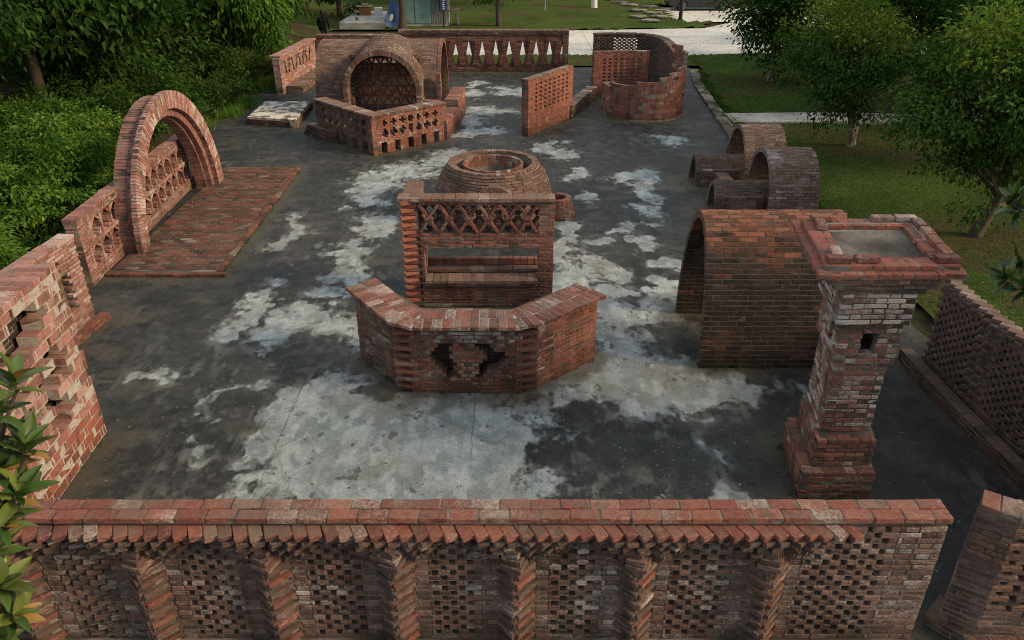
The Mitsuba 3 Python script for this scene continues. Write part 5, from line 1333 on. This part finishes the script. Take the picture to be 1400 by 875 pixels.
for x, y in ((9.57, 57.08), (8.41, 54.9), (9.27, 53.89), (10.05, 55.1), (8.5, 50.53), (8.04, 52.35), (7.82, 60.05), (8.26, 58.16), (7.41, 62.07), (9.35, 52.3)):
    kk = thing('stepping_stone', f'flat pale stepping stone in the far grass, {SN[si]} from the road', 'stone', GP); si += 1
    a = np.linspace(0, 2 * math.pi, 8)[:-1]; r_ = rng.uniform(.75, 1.15, 7)
    m = trimesh.creation.extrude_polygon(Polygon(np.column_stack([np.cos(a) * r_ * .62, np.sin(a) * r_ * .55])), .08)
    m.apply_translation([x, y, .10 + .3 * npn(np.array([x]), np.array([y]), .16, 5.)[0] * min(1, max(0, (y - 48) / 6))]); scene[kk] = mikit.ply(m, 'kerb_material')

# person in black, back turned
def hull_chain(bones, seg=14, ref=.03, it=8):
    M = None
    for (p0, r0, p1, r1) in bones:
        s0, s1 = m3.Manifold.sphere(r0, seg).translate(list(map(float, p0))), m3.Manifold.sphere(r1, seg).translate(list(map(float, p1)))
        h = m3.Manifold.batch_hull([s0, s1]); M = h if M is None else M + h
    k = M.refine_to_length(ref).to_mesh(); t = trimesh.Trimesh(k.vert_properties[:, :3], k.tri_verts); trimesh.smoothing.filter_taubin(t, iterations=it); return t
k = thing('person', 'person in dark clothes standing with the back turned, beyond the back wall', 'person')
o = np.array([-9.55, 41.3, .03])
bones = [((-.10, 0, .09), .05, (-.10, 0, .46), .06), ((-.10, 0, .46), .06, (-.09, 0, .86), .09), ((.10, 0, .09), .05, (.10, 0, .46), .06), ((.10, 0, .46), .06, (.09, 0, .86), .09),
    ((-.10, -.02, .05), .045, (-.11, .14, .035), .035), ((.10, -.02, .05), .045, (.11, .14, .035), .035), ((-.07, 0, .88), .11, (.07, 0, .88), .11), ((-.06, 0, .92), .12, (-.08, 0, 1.22), .13), ((.06, 0, .92), .12, (.08, 0, 1.22), .13),
    ((-.15, 0, 1.34), .075, (.15, 0, 1.34), .075), ((-.2, 0, 1.34), .065, (-.27, .02, 1.08), .055), ((-.27, .02, 1.08), .055, (-.25, .12, .86), .042), ((.2, 0, 1.34), .065, (.27, .02, 1.08), .055), ((.27, .02, 1.08), .055, (.25, .12, .86), .042),
    ((-.25, .12, .86), .035, (-.24, .16, .76), .03), ((.25, .12, .86), .035, (.24, .16, .76), .03), ((0, 0, 1.36), .06, (0, .01, 1.5), .055), ((0, .01, 1.55), .085, (0, .02, 1.62), .09)]
put(k + '__body', hull_chain(bones).apply_translation(o), 'black_cloth', smooth=True)
put(k + '__head', hull_chain([((0, .035, 1.55), .07, (0, .035, 1.61), .08), ((0, .10, 1.545), .03, (0, .115, 1.58), .018)], ref=.02).apply_translation(o), 'skin', smooth=True)
put(k + '__hair', hull_chain([((0, 0, 1.56), .085, (0, .015, 1.645), .092)], ref=.02).apply_translation(o), 'hair_black', smooth=True)

# dark saloon car, side on
k = thing('parked_car', 'black saloon car parked side-on beyond the grass at the top right', 'car')
CXo, CYo = 10.78, 57.0
prof = [(0.05, .36), (.0, .62), (.06, .88), (.30, .98), (.85, 1.02), (1.45, 1.38), (1.95, 1.46), (2.65, 1.44), (3.45, 1.02), (4.35, .90), (4.78, .74), (4.86, .50), (4.80, .32), (4.35, .24), (.5, .24)]
pg = Polygon(prof)
for wx in (1.02, 3.88): pg = pg.difference(__import__('shapely.geometry', fromlist=['Point']).Point(wx, .32).buffer(.36))
def prism(poly, y0, y1, ch=.06):
    m = trimesh.creation.extrude_polygon(poly, y1 - y0); m.apply_transform(trimesh.transformations.rotation_matrix(math.pi / 2, [1, 0, 0])); m.apply_translation([CXo, CYo + y1, .03]); return m
body = cat(prism(pg.intersection(Polygon([(-1, 0), (6, 0), (6, 1.0), (-1, 1.0)])), .04, 1.78), prism(pg.intersection(Polygon([(-1, .9), (6, .9), (6, 2), (-1, 2)])).buffer(-.005), .20, 1.62), prism(pg.intersection(Polygon([(-1, .45), (6, .45), (6, .86), (-1, .86)])).buffer(-.02), .0, 1.82))
put(k + '__body', body, 'car_paint')
put(k + '__window', prism(Polygon([(1.05, 1.02), (1.55, 1.34), (2.0, 1.40), (2.05, 1.02)]), .185, .205), 'car_glass')
put(k + '__window', prism(Polygon([(2.12, 1.02), (2.10, 1.40), (2.62, 1.38), (3.25, 1.02)]), .185, .205), 'car_glass')
put(k + '__sill', prism(Polygon([(1.4, .20), (3.5, .20), (3.5, .30), (1.4, .30)]), .02, .3), 'car_trim')
put(k + '__headlight', prism(Polygon([(4.45, .68), (4.78, .64), (4.74, .76), (4.45, .82)]), -.01, .1), 'alloy')
put(k + '__tail_light', prism(Polygon([(.01, .72), (.32, .74), (.32, .86), (.05, .86)]), -.01, .1), 'tail_red')
for wx in (1.02, 3.88):
    for yy in (.10, 1.72):
        w = k + '__wheel' + ('' if k + '__wheel__tyre' not in scene else '_%03d' % sum(1 for q_ in scene if q_.startswith(k + '__wheel') and q_.endswith('__tyre')))
        rt_ = trimesh.transformations.rotation_matrix(math.pi / 2, [1, 0, 0])
        ty = trimesh.creation.annulus(.225, .325, .21, sections=36).apply_transform(rt_).apply_translation([CXo + wx, CYo + yy, .345]); scene[w + '__tyre'] = mikit.ply(ty, 'tyre_rubber', smooth=30)
        rm = [trimesh.creation.annulus(.20, .228, .16, sections=36), trimesh.creation.cylinder(.06, .17, sections=16)]
        for a in range(10): rm.append(box_mesh([.04, -.014, .02 - .08], [.21, .014, .07]).apply_transform(trimesh.transformations.rotation_matrix(a * math.pi / 5, [0, 0, 1])))
        scene[w + '__rim'] = mikit.ply(cat(*rm).apply_transform(rt_).apply_translation([CXo + wx, CYo + yy - .01, .345]), 'alloy')
        scene[w + '__disc'] = mikit.ply(trimesh.creation.cylinder(.2, .02, sections=24).apply_transform(rt_).apply_translation([CXo + wx, CYo + yy + .05, .345]), 'car_trim')
# small garden lamp by the left wall
k = thing('garden_light', 'small silvery ground spotlight among the shrubs behind the honeycomb wall', 'lamp')
put(k + '__head', rounded_box([-.06, -.04, -.16], [.06, .04, .16], .02).apply_transform(trimesh.transformations.euler_matrix(.2, -.35, .3)).apply_translation([-8.35, 15.1, .95]), 'white_paint', smooth=30)
put(k + '__stake', tube([[-8.30, 15.1, 0], [-8.30, 15.1, .82]], [.015, .015], 6), 'black_metal')
